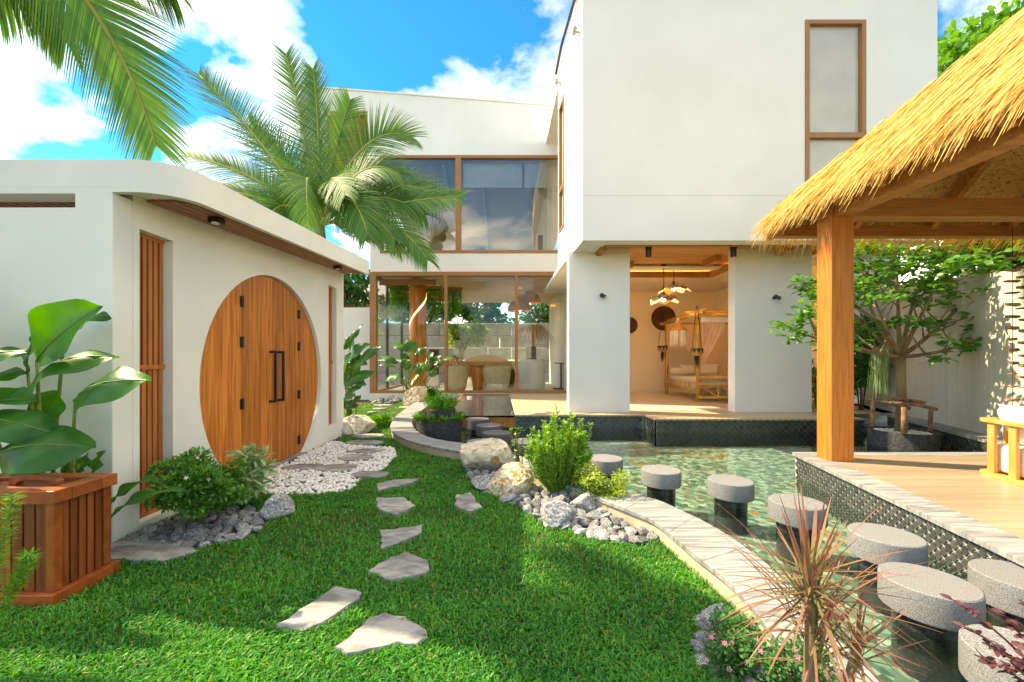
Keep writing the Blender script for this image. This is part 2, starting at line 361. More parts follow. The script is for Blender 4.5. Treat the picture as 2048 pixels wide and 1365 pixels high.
m_counter = M_('counter_cream', (.72,.70,.62,1), (.68,.66,.58,1), rough=.4)
m_log = M_('old_log', (.14,.07,.04,1), (.32,.19,.12,1), scale=5, stretch=(3,3,3), rough=.9, bump=.6, bscale=20, rnd=.2)
m_chip = M_('driftwood', (.20,.11,.055,1), (.42,.28,.15,1), scale=8, rough=.9, rnd=.3)
m_block = M_('garden_block', (.42,.43,.39,1), (.62,.62,.57,1), scale=2.5, rough=.9, bump=.5, bscale=9, rnd=.12)
m_roofred = M_('clay_roof', (.34,.11,.05,1), (.45,.17,.08,1), scale=8, rough=.85)
m_roofgrey = M_('grey_roof', (.35,.34,.33,1), (.48,.46,.44,1), scale=8, rough=.7)
m_cord = M_('black_cord', (.02,.02,.02,1), rough=.7)
m_bulb = emit('warm_bulb', (1,.76,.46,1), 34)
m_bulb2 = emit('pendant_bulb', (1,.82,.58,1), 190)
m_wingceil = M_('wing_ceiling_board', (.60,.42,.24,1), (.72,.53,.33,1), scale=2.5, stretch=(.5,7,7), rough=.6)
m_cove = emit('cove_light', (1,.50,.13,1), 9)
m_blind = M_('roller_blind', (.72,.72,.70,1), (.68,.68,.66,1), rough=.9)
m_upceil = M_('attic_ceiling', (.68,.62,.60,1), (.62,.56,.54,1), scale=3, stretch=(.5,5,1), rough=.7)
# ================================================================ pond kerb curves and ground
KZ = .13; FZ = .25; WZ = -.02
ko = [G(x, y, KZ) for x, y in ((846,795),(815,815),(795,830),(783,845),(781,856),(790,868),(815,880),(850,890),(885,897),(925,904),(975,917),(1038,936),(1105,960),(1170,986),(1240,1013),(1304,1040),(1350,1076),(1390,1110),(1450,1157),(1510,1221))] + [(1.11,1.5),(1.0,1.0),(.85,.3)]
ki = [G(x, y, KZ) for x, y in ((876,795),(851,815),(833,830),(824,842),(828,855),(838,865),(860,875),(893,882),(925,886),(970,894),(1014,905),(1070,921),(1130,943),(1185,962),(1238,982),(1310,998),(1366,1022),(1422,1050),(1485,1090),(1573,1161),(1629,1230))] + [(1.39,1.5),(1.29,1.0),(1.14,.3)]
NK = 85
KO = [v.xy for v in catmull([(a, b, 0) for a, b in ko], NK)]
KI = [v.xy for v in catmull([(a, b, 0) for a, b in ki], NK)]
KC = [(a+b)/2 for a, b in zip(KO, KI)]
pond_loop = [tuple(p) for p in KC] + [(.9,.2),(9.6,.2),(9.6,13.4),(-2.2,13.4)]
big = 600
def flat(z): return lambda u, v, w: (u, v, z-w)
g = MB().plate([[(-big,-big),(big,-big),(big,big),(-big,big)], pond_loop], flat(0), .25)
tag(g.build('ground', m_soil, recalc=False), kind='structure')
mb = MB().box((-2.6,.0,-.36),(9.8,13.5,-.26)); tag(mb.build('pond_floor', m_pondfloor), kind='structure')
mb = MB(); nx, ny = 2, 2
mb.add([(-2.3,.2,WZ),(9.6,.2,WZ),(9.6,13.3,WZ),(-2.3,13.3,WZ)], [(0,1,2,3)])
tag(mb.build('water', m_water, recalc=False), kind='structure')

kerb = thing('pond_kerb', 'curved pale striped stone kerb between lawn and pond', 'kerb', (KC[20].x, KC[20].y, 0))
o_in, o_out = [], []
nsl = 14; step = (NK-1)//nsl
mbs = MB(); mbi = MB()
for k in range(nsl):
    a, b = k*step, (k+1)*step
    ring = [KO[i] for i in range(a, b+1)] + [KI[i] for i in range(b, a-1, -1)]
    c = sum(ring, Vector((0,0)))/len(ring)
    ring = [c + (p-c)*.9965 for p in ring]
    MB().plate([[tuple(p) for p in ring]], flat(KZ), .032).build('slab', m_kerb, kerb, bevel=.004)
def offs(P, Q, d): return [p + (q-p).normalized()*d for p, q in zip(P, Q)]
def ribbon(A, B, z0, z1):
    m = MB(); n = len(A)
    vs = [(p.x, p.y, z) for P in (A, B) for z in (z0, z1) for p in P]
    fs = []
    for i in range(n-1):
        fs += [(i, i+1, n+i+1, n+i), (2*n+i, 3*n+i, 3*n+i+1, 2*n+i+1), (n+i, n+i+1, 3*n+i+1, 3*n+i)]
    return m.add(vs, fs)
ribbon(offs(KO, KI, .018), offs(KO, KI, .06), -.1, KZ-.031).build('side', m_kerbside, kerb)
ribbon(offs(KI, KO, .018), offs(KI, KO, .09), -.6, KZ-.031).build('inner_side', m_kerbin, kerb)

# ================================================================ lantern tiles
def tile_mesh(name, a, b, amp, th=.005, k=.87):
    pts = []; n = 6
    corner = [(0, b), (a, 0), (0, -b), (-a, 0)]
    for j in range(4):
        p, q = Vector(corner[j]), Vector(corner[(j+1) % 4]); d = q-p; nn = Vector((-d.y, d.x)).normalized()
        sgn = 1 if j in (0, 2) else -1
        for i in range(n):
            t = i/n; pts.append(p + d*t + nn*amp*sgn*math.sin(2*math.pi*t))
    pts = [p*k for p in pts]
    m = len(pts); vs = [(p.x, 0, p.y) for p in pts] + [(p.x*.94, -th, p.y*.94) for p in pts]
    fs = [tuple(range(m, 2*m))] + [(i, (i+1) % m, m+(i+1) % m, m+i) for i in range(m)]
    me = bpy.data.meshes.new(name); me.from_pydata(vs, [], fs); me.materials.append(m_tile)
    return me
def tile_band(parent, p, q, z0, z1, me, a, b, grout, back=.06):
    """tiles on the vertical face from p to q (face looks to the right-hand side of p->q)"""
    p = Vector((p[0], p[1], 0)); q = Vector((q[0], q[1], 0)); d = (q-p); L = d.length; d.normalize(); nrm = Vector((d.y, -d.x, 0))
    gb = MB(); vs = [p - nrm*t + Vector((0,0,z)) + d*0 for t in (0, back) for z in (z0, z1)] + [q - nrm*t + Vector((0,0,z)) for t in (0, back) for z in (z0, z1)]
    gb.add(vs, [(0,1,5,4),(2,6,7,3),(1,3,7,5),(0,4,6,2),(0,2,3,1),(4,5,7,6)])
    gb.build('grout', grout, parent)
    n = 0; r = 0; z = z1 - b*.15
    rot = Matrix(((d.x, -nrm.x, 0), (d.y, -nrm.y, 0), (0, 0, 1))).to_4x4()
    while z > z0:
        s = a + (a if r % 2 else 0)
        while s < L - a*.5:
            c = p + d*s + nrm*.002 + Vector((0, 0, z))
            o = bpy.data.objects.new('tile', me); col.objects.link(o); o.parent = parent
            o.matrix_parent_inverse = Matrix.Translation(-top_loc(parent)); o.matrix_basis = Matrix.Translation(c) @ rot
            s += 2*a; n += 1
        z -= b; r += 1
    return n
t_near = tile_mesh('lantern_tile', .040, .040, .0042, k=.855); t_far = tile_mesh('lattice_tile', .058, .058, .004, k=.93)

# ================================================================ house terrace
XM = 2.8
ter = thing('terrace', 'beige boarded terrace of the villa at the pond edge', 'terrace', (3,8,0)); ter['kind'] = 'structure'
def clip_board(poly, y0, y1):
    def cut(P, y, keep_hi):
        out = []
        for i in range(len(P)):
            a, b = P[i], P[(i+1) % len(P)]
            ia, ib = ((a[1] >= y) == keep_hi), ((b[1] >= y) == keep_hi)
            if ia: out.append(a)
            if ia != ib:
                t = (y-a[1])/(b[1]-a[1]); out.append((a[0]+(b[0]-a[0])*t, y))
        return out
    P = cut(poly, y0, True)
    return cut(P, y1, False) if len(P) > 2 else []
for poly, w in (([(.29,7.92),(XM,7.92),(XM,13.15),(.29,13.15)], .22), ([(XM+.003,7.38),(6.62,7.38),(6.62,8.62),(XM+.003,8.62)], .205)):
    y = min(p[1] for p in poly)
    while y < max(p[1] for p in poly)-.01:
        P = clip_board(poly, y+.0015, y+w-.0015)
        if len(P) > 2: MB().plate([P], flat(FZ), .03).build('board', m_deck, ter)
        y += w
MB().plate([[(.32,7.96),(XM+.05,7.96),(XM+.05,7.42),(6.60,7.42),(6.60,8.5),(7.75,8.5),(9.5,9.5),(9.5,13.7),(.32,13.7)]], flat(FZ-.034), .75).build('base', m_grout2, ter)
MB().plate([[(6.625,8.2),(7.9,8.2),(8.9,9.6),(8.9,13.0),(6.625,13.0)]], flat(FZ), .03).build('side_slab', m_deck, ter)
tw = thing('tiled_pond_wall', 'dark lattice tiled wall under the terrace between glass floor and corner', 'tiled wall', (1.5,7.93,0))
tile_band(tw, (.30,7.955), (XM-.0,7.955), -.45, FZ-.036, t_far, .058, .058, m_grout2, back=.03)
tw = thing('tiled_pond_wall', 'dark lattice tiled wall under the projecting terrace by the pillars', 'tiled wall', (4.5,7.4,0))
tile_band(tw, (XM+.02,7.41), (6.62,7.41), -.30, FZ-.036, t_far, .058, .058, m_grout2, back=.03)
tw = thing('tiled_pond_wall', 'short return of dark tiled pond wall at the terrace corner', 'tiled wall', (XM,7.6,0))
tile_band(tw, (XM+.02,7.955), (XM+.02,7.41), -.30, FZ-.036, t_far, .058, .058, m_grout2, back=.02)
gf = thing('glass_floor', 'walk-on glass floor panel with timber edge over the pond', 'glass floor', (-.4,9,0))
MB().box((-1.1,7.80,FZ-.03),(.275,12.95,FZ)).build('panel', m_glassfloor, gf)
MB().box((-1.12,7.84,.02),(.285,7.90,FZ-.034)).build('edge', m_post, gf)
MB().box((-1.16,7.84,.0),(-1.105,13.0,FZ)).build('rail', m_post, gf)
for yy in (9.5, 11.2): MB().box((-1.1,yy,.08),(.27,yy+.06,FZ-.034)).build('joist', m_frame, gf)

# ================================================================ pavilion deck
dk = thing('pavilion_deck', 'wood-look deck with pale stone border under the thatched roof', 'deck', (4.5,3.5,0)); dk['kind'] = 'structure'
E0, E1 = Vector((3.35,4.68)), Vector((2.45,.85))           # outer edge beside the pond
I0, I1 = Vector((3.56,4.50)), Vector((2.72,.85))
inner = [tuple(I0), tuple(I1), (8.0,.85), (8.0,4.50)]
y = .85
while y < 4.49:
    P = clip_board(inner, y+.001, min(y+.17, 4.5)-.001)
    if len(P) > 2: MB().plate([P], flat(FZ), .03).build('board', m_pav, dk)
    y += .17
nb = 6
for i in range(nb):
    a0, a1 = E0.lerp(E1, i/nb), E0.lerp(E1, (i+1)/nb-.0008); b0, b1 = I0.lerp(I1, i/nb), I0.lerp(I1, (i+1)/nb-.0008)
    MB().plate([[tuple(a0), tuple(a1), tuple(b1), tuple(b0)]], flat(FZ+.002), .036).build('border_slab', m_kerb, dk, bevel=.003)
MB().plate([[(3.352,4.68),(3.565,4.503),(8.0,4.503),(8.0,4.68)]], flat(FZ+.002), .036).build('border_slab', m_kerb, dk, bevel=.003)
d2 = (E1-E0).normalized(); n2 = Vector((d2.y, -d2.x))       # n2 points to the pond (-X)
if n2.x > 0: n2 = -n2
F0 = E0 - n2*.03; F1 = E1 - n2*.03
MB().plate([[tuple(F0 - n2*.05 + d2*.05), tuple(F1 - n2*.05), (8.0,.9), (8.0,4.6)]], flat(FZ-.036), .75).build('base', m_grout2, dk)
tw = thing('tiled_pond_wall', 'dark lantern tiles with white grout on the side of the pavilion deck', 'tiled wall', (F0.x, F0.y, 0))
print('tiles', tile_band(tw, F0 + d2*.02, F0.lerp(F1, .80), -.16, FZ-.036, t_near, .040, .040, m_grout, back=.04))

# ================================================================ garden wall on the pavilion side
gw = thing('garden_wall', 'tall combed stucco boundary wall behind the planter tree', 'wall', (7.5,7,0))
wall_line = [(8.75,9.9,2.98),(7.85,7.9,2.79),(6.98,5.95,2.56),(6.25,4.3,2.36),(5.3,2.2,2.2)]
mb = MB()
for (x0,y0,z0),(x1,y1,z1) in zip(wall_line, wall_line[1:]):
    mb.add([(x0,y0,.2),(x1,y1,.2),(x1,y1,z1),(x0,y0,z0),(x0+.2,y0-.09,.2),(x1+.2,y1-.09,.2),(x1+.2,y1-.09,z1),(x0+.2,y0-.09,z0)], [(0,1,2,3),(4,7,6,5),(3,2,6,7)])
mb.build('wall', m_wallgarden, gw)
mb = MB()
for (x0,y0,_),(x1,y1,_) in zip(wall_line, wall_line[1:]):
    mb.add([(x0-.25,y0+.11,FZ),(x1-.25,y1+.11,FZ),(x1+.05,y1,FZ),(x0+.05,y0,FZ),(x0-.25,y0+.11,FZ-.04),(x1-.25,y1+.11,FZ-.04),(x1+.05,y1,FZ-.04),(x0+.05,y0,FZ-.04)], [(0,1,2,3),(0,4,5,1),(4,7,6,5)])
mb.build('ledge', m_grout2, gw)
tw = thing('tiled_pond_wall', 'dim lattice tiled pond wall at the foot of the boundary wall', 'tiled wall', (7.2,7,0))
tile_band(tw, (7.62,8.02), (6.05,4.45), -.45, FZ-.042, t_far, .058, .058, m_grout2, back=.05)
bw = thing('garden_wall', 'plain beige wall closing the planting corner behind the villa pillar', 'wall', (8,10,0))
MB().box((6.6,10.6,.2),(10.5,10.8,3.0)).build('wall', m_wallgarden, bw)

# ================================================================ gate house
GX = -2.714; GY0 = 2.854; GY1 = 7.07; SL = .075
def roofz(y): return 2.71 + SL*(y-GY0)
gh = thing('gate_house', 'white stucco gate building with overhanging rounded roof edge', 'gate house', (-3,4,0))
fy = lambda u, v, w: (u, GY0+w, v)
MB().plate([[(-7.5,0),(GX,0),(GX,2.484),(-7.5,2.484)], [(-5.6,2.375),(-2.975,2.375),(-2.975,2.470),(-5.6,2.470)]], fy, .16).build('front_wall', m_stucco_gate, gh, bevel=.006)
gxw = lambda u, v, w: (GX-w, u, v)
DC = Vector((4.93, 1.06)); DR = 1.25
arc = []
a0 = math.asin(-(DC.y-.03)/DR)
for i in range(65):
    t = math.pi - a0 + (a0*2 - math.pi)*i/64 if False else (math.pi - a0) + ((a0) - (math.pi - a0))*i/64
    arc.append((DC.x + DR*math.cos(t), DC.y + DR*math.sin(t)))
sl1 = [(3.068,.075),(3.382,.075),(3.382,2.294),(3.068,2.294)]
sl2 = [(6.449,.255),(6.765,.255),(6.765,2.50),(6.449,2.50)]
MB().plate([[(GY0+.16,0),(GY1,0),(GY1,roofz(GY1)-.10),(GY0+.16,roofz(GY0+.16)-.10)], [(3.068,.075),(3.382,.075),(3.382,2.294),(3.068,2.294)], sl2, arc], gxw, .20).build('gate_wall', m_stucco_gate, gh, bevel=.006)
MB().box((-7.5,GY1-.18,0),(GX-.205,GY1,3.0)).build('end_wall', m_stucco_gate, gh)
# roof slab, fascia lip and soffit
rc = .30; FX = -2.28
plan = [(-7.5,GY0)] + [(FX-rc+rc*math.sin(t), GY0+rc-rc*math.cos(t)) for t in [i/14*math.pi/2 for i in range(15)]] + [(FX,GY1+.02),(-4.3,GY1+.02),(-4.3,4.3),(-7.5,4.3)]
def inset(pl, d): return [(min(x, FX-d) if x > -7.4 else x, max(y, GY0+d) if y < GY1-.5 else y-d*.5) for x, y in pl]
mb = MB(); n = len(plan)
mb.plate([plan], lambda u, v, w: (u, v, roofz(v)-w), .225-.03)
mb.build('roof_slab', m_stucco_gate, gh, smooth=False)
# lip under the slab edge
lip_o = plan[:-3]; lip_i = [(x-.055 if x > -7.4 else x, y+.055 if y < GY1-.3 else y) for x, y in lip_o]
mb = MB(); n = len(lip_o)
vs = [(x, y, roofz(y)-.194) for x, y in lip_o] + [(x, y, roofz(y)-.228) for x, y in lip_o] + [(x, y, roofz(y)-.228) for x, y in lip_i] + [(x, y, roofz(y)-.194) for x, y in lip_i]
fs = []
for i in range(n-1): fs += [(i, i+1, n+i+1, n+i), (n+i, n+i+1, 2*n+i+1, 2*n+i), (2*n+i, 2*n+i+1, 3*n+i+1, 3*n+i)]
mb.add(vs, fs).build('fascia', m_stucco_gate, gh)
for i in range(5):
    x0 = GX + .012 + i*.079
    y0 = 3.12 if i < 3 else 3.16
    z = lambda y: roofz(y)-.196
    mb = MB(); xa, xb = x0, x0+.066
    mb.add([(xa,y0,z(y0)),(xb,y0,z(y0)),(xb,GY1-.02,z(GY1-.02)),(xa,GY1-.02,z(GY1-.02))]+[(xa,y0,z(y0)-.02),(xb,y0,z(y0)-.02),(xb,GY1-.02,z(GY1-.02)-.02),(xa,GY1-.02,z(GY1-.02)-.02)],
           [(0,1,2,3),(7,6,5,4),(0,4,5,1),(1,5,6,2),(2,6,7,3),(3,7,4,0)])
    mb.build('soffit_slat', m_soffit, gh)
for i in range(16):
    x = -4.35 + i*.085
    MB().bar((x,3.03,2.49),(x,4.28,2.585),.055,.03).build('ceiling_slat', m_soffit, gh)
# slatted slit windows
def slit(Ya, Yb, Z0, Z1, Zm):
    w = thing_part = MB()
    x0, x1 = GX-.075, GX-.13
    wo_ = MB().box((x1,Ya,Zm-.018),(x0+.012,Yb,Zm+.018)).build('slatted_window', m_slat, gh)
    for za, zb in ((Z1-.03, Z1), (Z0, Z0+.03)): MB().box((x1,Ya,za),(x0,Yb,zb)).build('rail', m_slat, wo_)
    ns = 6; pitch = (Yb-Ya)/ns
    for i in range(ns):
        yc = Ya + pitch*(i+.5)
        MB().box((x1,yc-pitch*.30,Zm+.018),(x0,yc+pitch*.30,Z1-.03)).build('slat', m_slat, wo_)
        MB().box((x1+.004,yc-pitch*.37,Z0+.03),(x0-.006,yc+pitch*.37,Zm-.018)).build('slat', m_slat, wo_)
    MB().box((x1-.03,Ya-.02,Z0-.02),(x1-.012,Yb+.02,Z1+.02)).build('backing', m_slat, wo_)
slit(3.068, 3.382, .075, 2.294, 1.25); slit(6.449, 6.765, .255, 2.50, 1.28)

# round gate
gate = thing('round_gate', 'large round teak plank gate with black hinges and pull bars', 'gate', (GX-.06, DC.x, .03))
DXF = GX-.045
joints = [DC.x-DR-.01, 4.355, 4.945, 5.585, DC.x+DR+.01]
def circ_strip(ya, yb, r, zmin):
    ya = max(ya, DC.x-r+.002); yb = min(yb, DC.x+r-.002)
    ys = [ya+(yb-ya)*i/10 for i in range(11)]
    top = [(y, DC.y+math.sqrt(max(r*r-(y-DC.x)**2, 0))) for y in ys]
    bot = [(y, max(zmin, DC.y-math.sqrt(max(r*r-(y-DC.x)**2, 0)))) for y in ys]
    return bot + top[::-1]
def circ_clean(P):
    out = [P[0]]
    for p in P[1:]:
        if abs(p[0]-out[-1][0])+abs(p[1]-out[-1][1]) > 1e-5: out.append(p)
    return out
for k in range(4):
    a, b = joints[k]+.003, joints[k+1]-.003
    P = circ_clean(circ_strip(a, b, DR-.012, .045))
    leaf = MB().plate([P], lambda u, v, w: (DXF-.012-w, u, v), .03).build('leaf', m_bin, gate)
    npl = 4 if k in (0, 3) else 5
    for j in range(npl):
        pa, pb = a+(b-a)*j/npl, a+(b-a)*(j+1)/npl
        P = circ_clean(circ_strip(pa+.0006, pb-.0006, DR-.010, .043))
        MB().plate([P], lambda u, v, w: (DXF-w, u, v), .0125).build('plank', m_teak, leaf)
for yj in (4.355, 5.585):
    for z in (1.933, 1.499, .838, .221):
        h = MB()
        for s in (-1, 1): h.box((DXF-.001,yj+s*.020-.013,z-.055),(DXF+.006,yj+s*.020+.013,z+.055))
        h.tube([(DXF+.012,yj,z-.06),(DXF+.012,yj,z+.06)], .012, 8)
        h.build('hinge', m_black, gate)
for yh, s in ((4.885, 0), (5.06, 1)):
    h = MB().box((DXF+.055,yh-.014,.80),(DXF+.083,yh+.014,1.42))
    for z in (.80, 1.392): h.box((DXF-.002,yh-.014,z),(DXF+.056,yh+.014,z+.028))
    h.build('pull_bar', m_black, gate, bevel=.002)
MB().box((GX-.15,DC.x-.75,.012),(GX+.015,DC.x+.75,.034)).build('threshold', m_kerb, gate)
for lx, ly, lab in ((-2.47,3.55,'small black soffit spotlight above the slatted window'), (-2.47,6.2,'small black soffit spotlight near the far end of the gate roof')):
    t = thing('soffit_light', lab, 'light', (lx,ly,roofz(ly)-.22), 'lights under the gate roof')
    zz = roofz(ly)-.218
    MB().box((lx-.05,ly-.045,zz-.055),(lx+.05,ly+.045,zz+.002)).build('housing', m_black, t, bevel=.006)
    MB().tube([(lx+.012,ly-.03,zz-.062),(lx+.012,ly-.03,zz-.05)], .03, 14).build('lens', m_counter, t)

# ================================================================ villa
vl = thing('villa', 'modern white two-storey villa with cantilevered upper box and glass wing', 'house', (3,10,0))
BY = 7.45; BX0 = 1.51; BX1 = 8.0; BZ0 = 3.50; BZ1 = 8.30
fb = lambda u, v, w: (u, BY+w, v)
MB().plate([[(BX0,BZ0),(BX1,BZ0),(BX1,4.319),(BX0,4.319)]], fb, .2).build('box_base_wall', m_stucco, vl, bevel=.003)
WX0, WX1, WZ0, WZ1 = 5.576, 6.682, 4.33, 7.525
MB().plate([[(BX0,4.322),(BX1,4.322),(BX1,BZ1),(BX0,BZ1)], [(WX0,WZ0),(WX1,WZ0),(WX1,WZ1),(WX0,WZ1)]], fb, .2).build('box_front_wall', m_stucco, vl, bevel=.003)
p0 = Vector((BX0,BY+.202)); p1 = Vector((1.41,9.9)); dd = (p1-p0).normalized(); LL = (p1-p0).length
fl = lambda u, v, w: (p0.x+dd.x*u + w*dd.y, p0.y+dd.y*u - w*dd.x, v)
SW = [(LL-.75,4.33),(LL-.18,4.33),(LL-.18,7.3),(LL-.75,7.3)]
MB().plate([[(0,BZ0),(LL,BZ0),(LL,BZ1),(0,BZ1)], SW], fl, .2).build('box_side_wall', m_stucco, vl, bevel=.003)
MB().box((1.62,9.7,BZ0),(BX1-.2,9.9,BZ1-.02)).box((BX1-.2,BY+.202,BZ0),(BX1,14.0,BZ1)).build('box_back_wall', m_stucco, vl)
MB().box((BX0-.03,BY-.03,BZ1),(BX1+.03,14.0,BZ1+.06)).build('roof', m_stucco, vl)
MB().tube([(1.36,9.9,8.27),(1.36,9.0,8.27),(1.47,7.5,8.27)], .03, 6).build('gutter', m_black, vl)
# soffit under the box: white rim and timber ceiling
MB().plate([[(BX0+.21,BY+.21),(BX1-.21,BY+.21),(BX1-.21,9.69),(BX0+.15,9.69)], [(2.0,BY+.36),(6.6,BY+.36),(6.6,9.60),(2.0,9.60)]], flat(BZ0+.03), .02).build('soffit_rim', m_stucco, vl)
for i in range(14):
    y0 = 7.70 + i*.19
    MB().box((1.9,y0,3.585),(6.9,y0+.186,3.60)).build('ceiling_board', m_ceil, vl)
MB().box((2.0,7.78,3.49),(6.6,7.83,3.585)).build('ceiling_edge', m_beam, vl)
MB().box((1.9,10.2,3.40),(5.35,10.32,3.53)).build('cove_beam', m_beam, vl)
MB().box((5.23,8.4,3.40),(5.35,10.2,3.53)).build('cove_beam', m_beam, vl)
MB().box((2.0,10.35,3.45),(5.3,10.37,3.51)).build('cove_light', m_cove, vl)
MB().box((5.38,8.6,3.45),(5.40,10.3,3.51)).build('cove_light', m_cove, vl)
MB().box((1.5,10.40,3.62),(7.6,14.0,3.72)).build('room_ceiling', m_wallroom, vl)
for (xa, ya, xb, yb) in ((2.55,9.3,3.05,9.42), (4.62,8.75,4.74,9.3), (1.95,7.9,2.07,8.35), (5.6,7.95,5.72,8.4)):
    MB().box((xa,ya,3.44),(xb,yb,3.584)).build('ceiling_block', m_beam, vl)
# pillars and bedroom walls
for x0, x1 in ((1.405,2.65),(4.79,6.36)):
    MB().box((x0,8.31,FZ-.03),(x1,8.56,3.59)).build('pillar', m_stucco, vl, bevel=.006)
MB().box((2.2,13.80,FZ-.03),(7.6,14.0,3.62)).build('room_wall', m_wallroom, vl)
MB().box((2.2,10.15,FZ-.03),(2.35,13.8,3.60)).build('room_wall', m_wallroom, vl)
MB().box((7.30,8.6,FZ-.03),(7.45,13.8,3.62)).build('room_wall', m_wallroom, vl)
MB().box((2.36,8.64,FZ-.03),(7.3,13.8,FZ+.001)).build('room_floor', m_floorin, vl)
# tall ribbed window in the box front
def tall_window(fn, u0, u1, z0, z1, zm, parent, rows=26):
    def bx(a, b, c, d, w0, w1, nm, mat, par, bev=.004):
        m = MB(); vs = [fn(u, v, w) for w in (w0, w1) for u, v in ((a,c),(b,c),(b,d),(a,d))]
        m.add(vs, [(0,1,2,3),(7,6,5,4),(0,4,5,1),(1,5,6,2),(2,6,7,3),(3,7,4,0)]); return m.build(nm, mat, par, bevel=bev)
    f = .075
    wn_ = bx(u0, u1, zm-.05, zm+.05, -.02, .10, 'window', m_frame, parent)
    for a, b, c, d in ((u0,u0+f,z0,zm-.05),(u1-f,u1,z0,zm-.05),(u0,u0+f,zm+.05,z1),(u1-f,u1,zm+.05,z1)):
        bx(a, b, c, d, -.02, .10, 'frame', m_frame, wn_)
    bx(u0+f, u1-f, z1-f, z1, -.02, .10, 'frame', m_frame, wn_); bx(u0+f, u1-f, z0, z0+f, -.02, .10, 'frame', m_frame, wn_)
    for c, d in ((z0+f, zm-.05), (zm+.05, z1-f)):
        m = MB(); n = max(4, int((u1-u0-2*f)/.05)); du = (u1-u0-2*f)/n; pts = []
        for i in range(n):
            for s in (0, .5): pts.append((u0+f+du*(i+s), .065 if s == 0 else .045))
        pts.append((u1-f, .065)); k = len(pts)
        m.add([fn(u, c, w) for u, w in pts] + [fn(u, d, w) for u, w in pts], [(i, i+1, k+i+1, k+i) for i in range(k-1)])
        m.build('pane', m_ribglass, wn_, smooth=True, recalc=False)
tall_window(fb, WX0, WX1, WZ0, WZ1, 5.42, vl)
tall_window(fl, LL-.75, LL-.18, 4.33, 7.3, 5.3, vl)

# glass wing
GY = 13.17; k_ = GY/815
def gx(px): return (px-1000)*k_
def gz(py): return 1.3-(py-722)*k_
fw = lambda u, v, w: (u, GY+w, v)
up_l, up_b, up_t = gx(760), gz(507), gz(311)
MB().plate([[(gx(600),gz(360)),(gx(740),gz(360)),(gx(740),up_b-.6),(2.6,up_b-.6),(2.6,gz(217)),(gx(600),gz(174))],
            [(up_l,up_b),(2.45,up_b),(2.45,up_t),(up_l,up_t)], [(gx(648),gz(347)),(gx(735),gz(347)),(gx(735),gz(222)),(gx(648),gz(222))]], fw, .22).build('wing_wall', m_stucco, vl, bevel=.004)
for i in range(12):
    xa = gx(644)+i*.122; MB().box((xa,GY+.35,gz(350)),(xa+.116,GY+.38,gz(218))).build('balcony_plank', m_teak, vl)
MB().plate([[(gx(596),gz(174)+.004),(2.6,gz(217)+.004),(2.6,gz(217)+.05),(gx(596),gz(174)+.05)]], lambda u, v, w: (u, GY-.03+w, v), 7.0).build('roof', m_stucco, vl)
MB().box((gx(600)+.0,GY+.23,gz(360)-.1),(gx(600)+.2,20,gz(190))).build('wing_side_wall', m_stucco, vl)
# upper glazing
def bar2(x0, x1, z0, z1, y0, y1, nm, mat, par): return MB().box((x0,y0,z0),(x1,y1,z1)).build(nm, mat, par, bevel=.006)
ug = bar2(up_l, 2.45, up_t-.09, up_t, GY-.02, GY+.12, 'upper_window', m_frame, vl)
bar2(up_l, 2.45, up_b, up_b+.10, GY-.02, GY+.12, 'frame', m_frame, ug)
for a, b in ((up_l, up_l+.10), (gx(911), gx(921)+.02)): bar2(a, b, up_b+.10, up_t-.09, GY-.02, GY+.12, 'frame', m_frame, ug)
for a, b in ((up_l+.10, gx(911)), (gx(921)+.02, 2.45)):
    MB().box((a,GY+.05,up_b+.10),(b,GY+.062,up_t-.09)).build('pane', m_glassup, ug)
# lower glazing
lz0, lz1 = FZ-.02, up_b-.602
lg = bar2(gx(740), 2.3, lz1-.13, lz1, GY-.04, GY+.14, 'glass_wall', m_frame, vl)
bar2(gx(740), 2.3, lz0, lz0+.11, GY-.04, GY+.14, 'frame', m_frame, lg)
for a, b in ((gx(740), gx(753)), (gx(889), gx(895)), (gx(1030), gx(1036))): bar2(a, b, lz0+.11, lz1-.13, GY-.04, GY+.14, 'frame', m_frame, lg)
for a, b in ((gx(753), gx(889)), (gx(895), gx(1030)), (gx(1036), 2.3)):
    MB().box((a,GY+.05,lz0+.11),(b,GY+.062,lz1-.13)).build('pane', m_glass, lg)
xs = gx(740)+.06
for yy in (15.0, 17.2, 19.4): bar2(xs-.04, xs+.04, FZ, lz1-.1, yy-.04, yy+.04, 'frame', m_black, lg)
bar2(xs-.05, xs+.05, lz1-.14, lz1, GY+.15, 19.4, 'frame', m_frame, lg); bar2(xs-.05, xs+.05, FZ-.05, FZ+.06, GY+.15, 19.4, 'frame', m_frame, lg)
MB().box((xs-.006,GY+.15,FZ+.06),(xs+.006,19.4,lz1-.14)).build('pane', m_glass, lg)
# wing interior shell
MB().box((gx(740),GY-.05,FZ-.4),(2.35,19.5,FZ)).build('wing_floor', m_counter, vl)
MB().box((-2.2,GY+.15,lz1-.1),(2.6,19.5,lz1)).build('wing_ceiling', m_wingceil, vl)
MB().box((gx(740),GY+.24,lz1),(2.6,20,lz1+.3)).build('wing_slab', m_stucco, vl)
for yy in (13.9, 15.2, 16.5, 17.8): MB().box((gx(745),yy,lz1-.28),(-2.2,yy+.1,lz1-.1)).build('ceiling_beam', m_beam, vl)
MB().box((2.36,GY+.3,FZ),(2.5,19.5,lz1)).build('wing_wall_inner', m_wallroom, vl)
up_f = up_b-.02
MB().plate([[(GY+.24,up_t-.02),(19.5,up_t-1.4),(19.5,up_t-1.3),(GY+.24,up_t+.08)]], lambda u, v, w: (gx(745)+w, u, v), 6.7).build('attic_ceiling', m_upceil, vl)
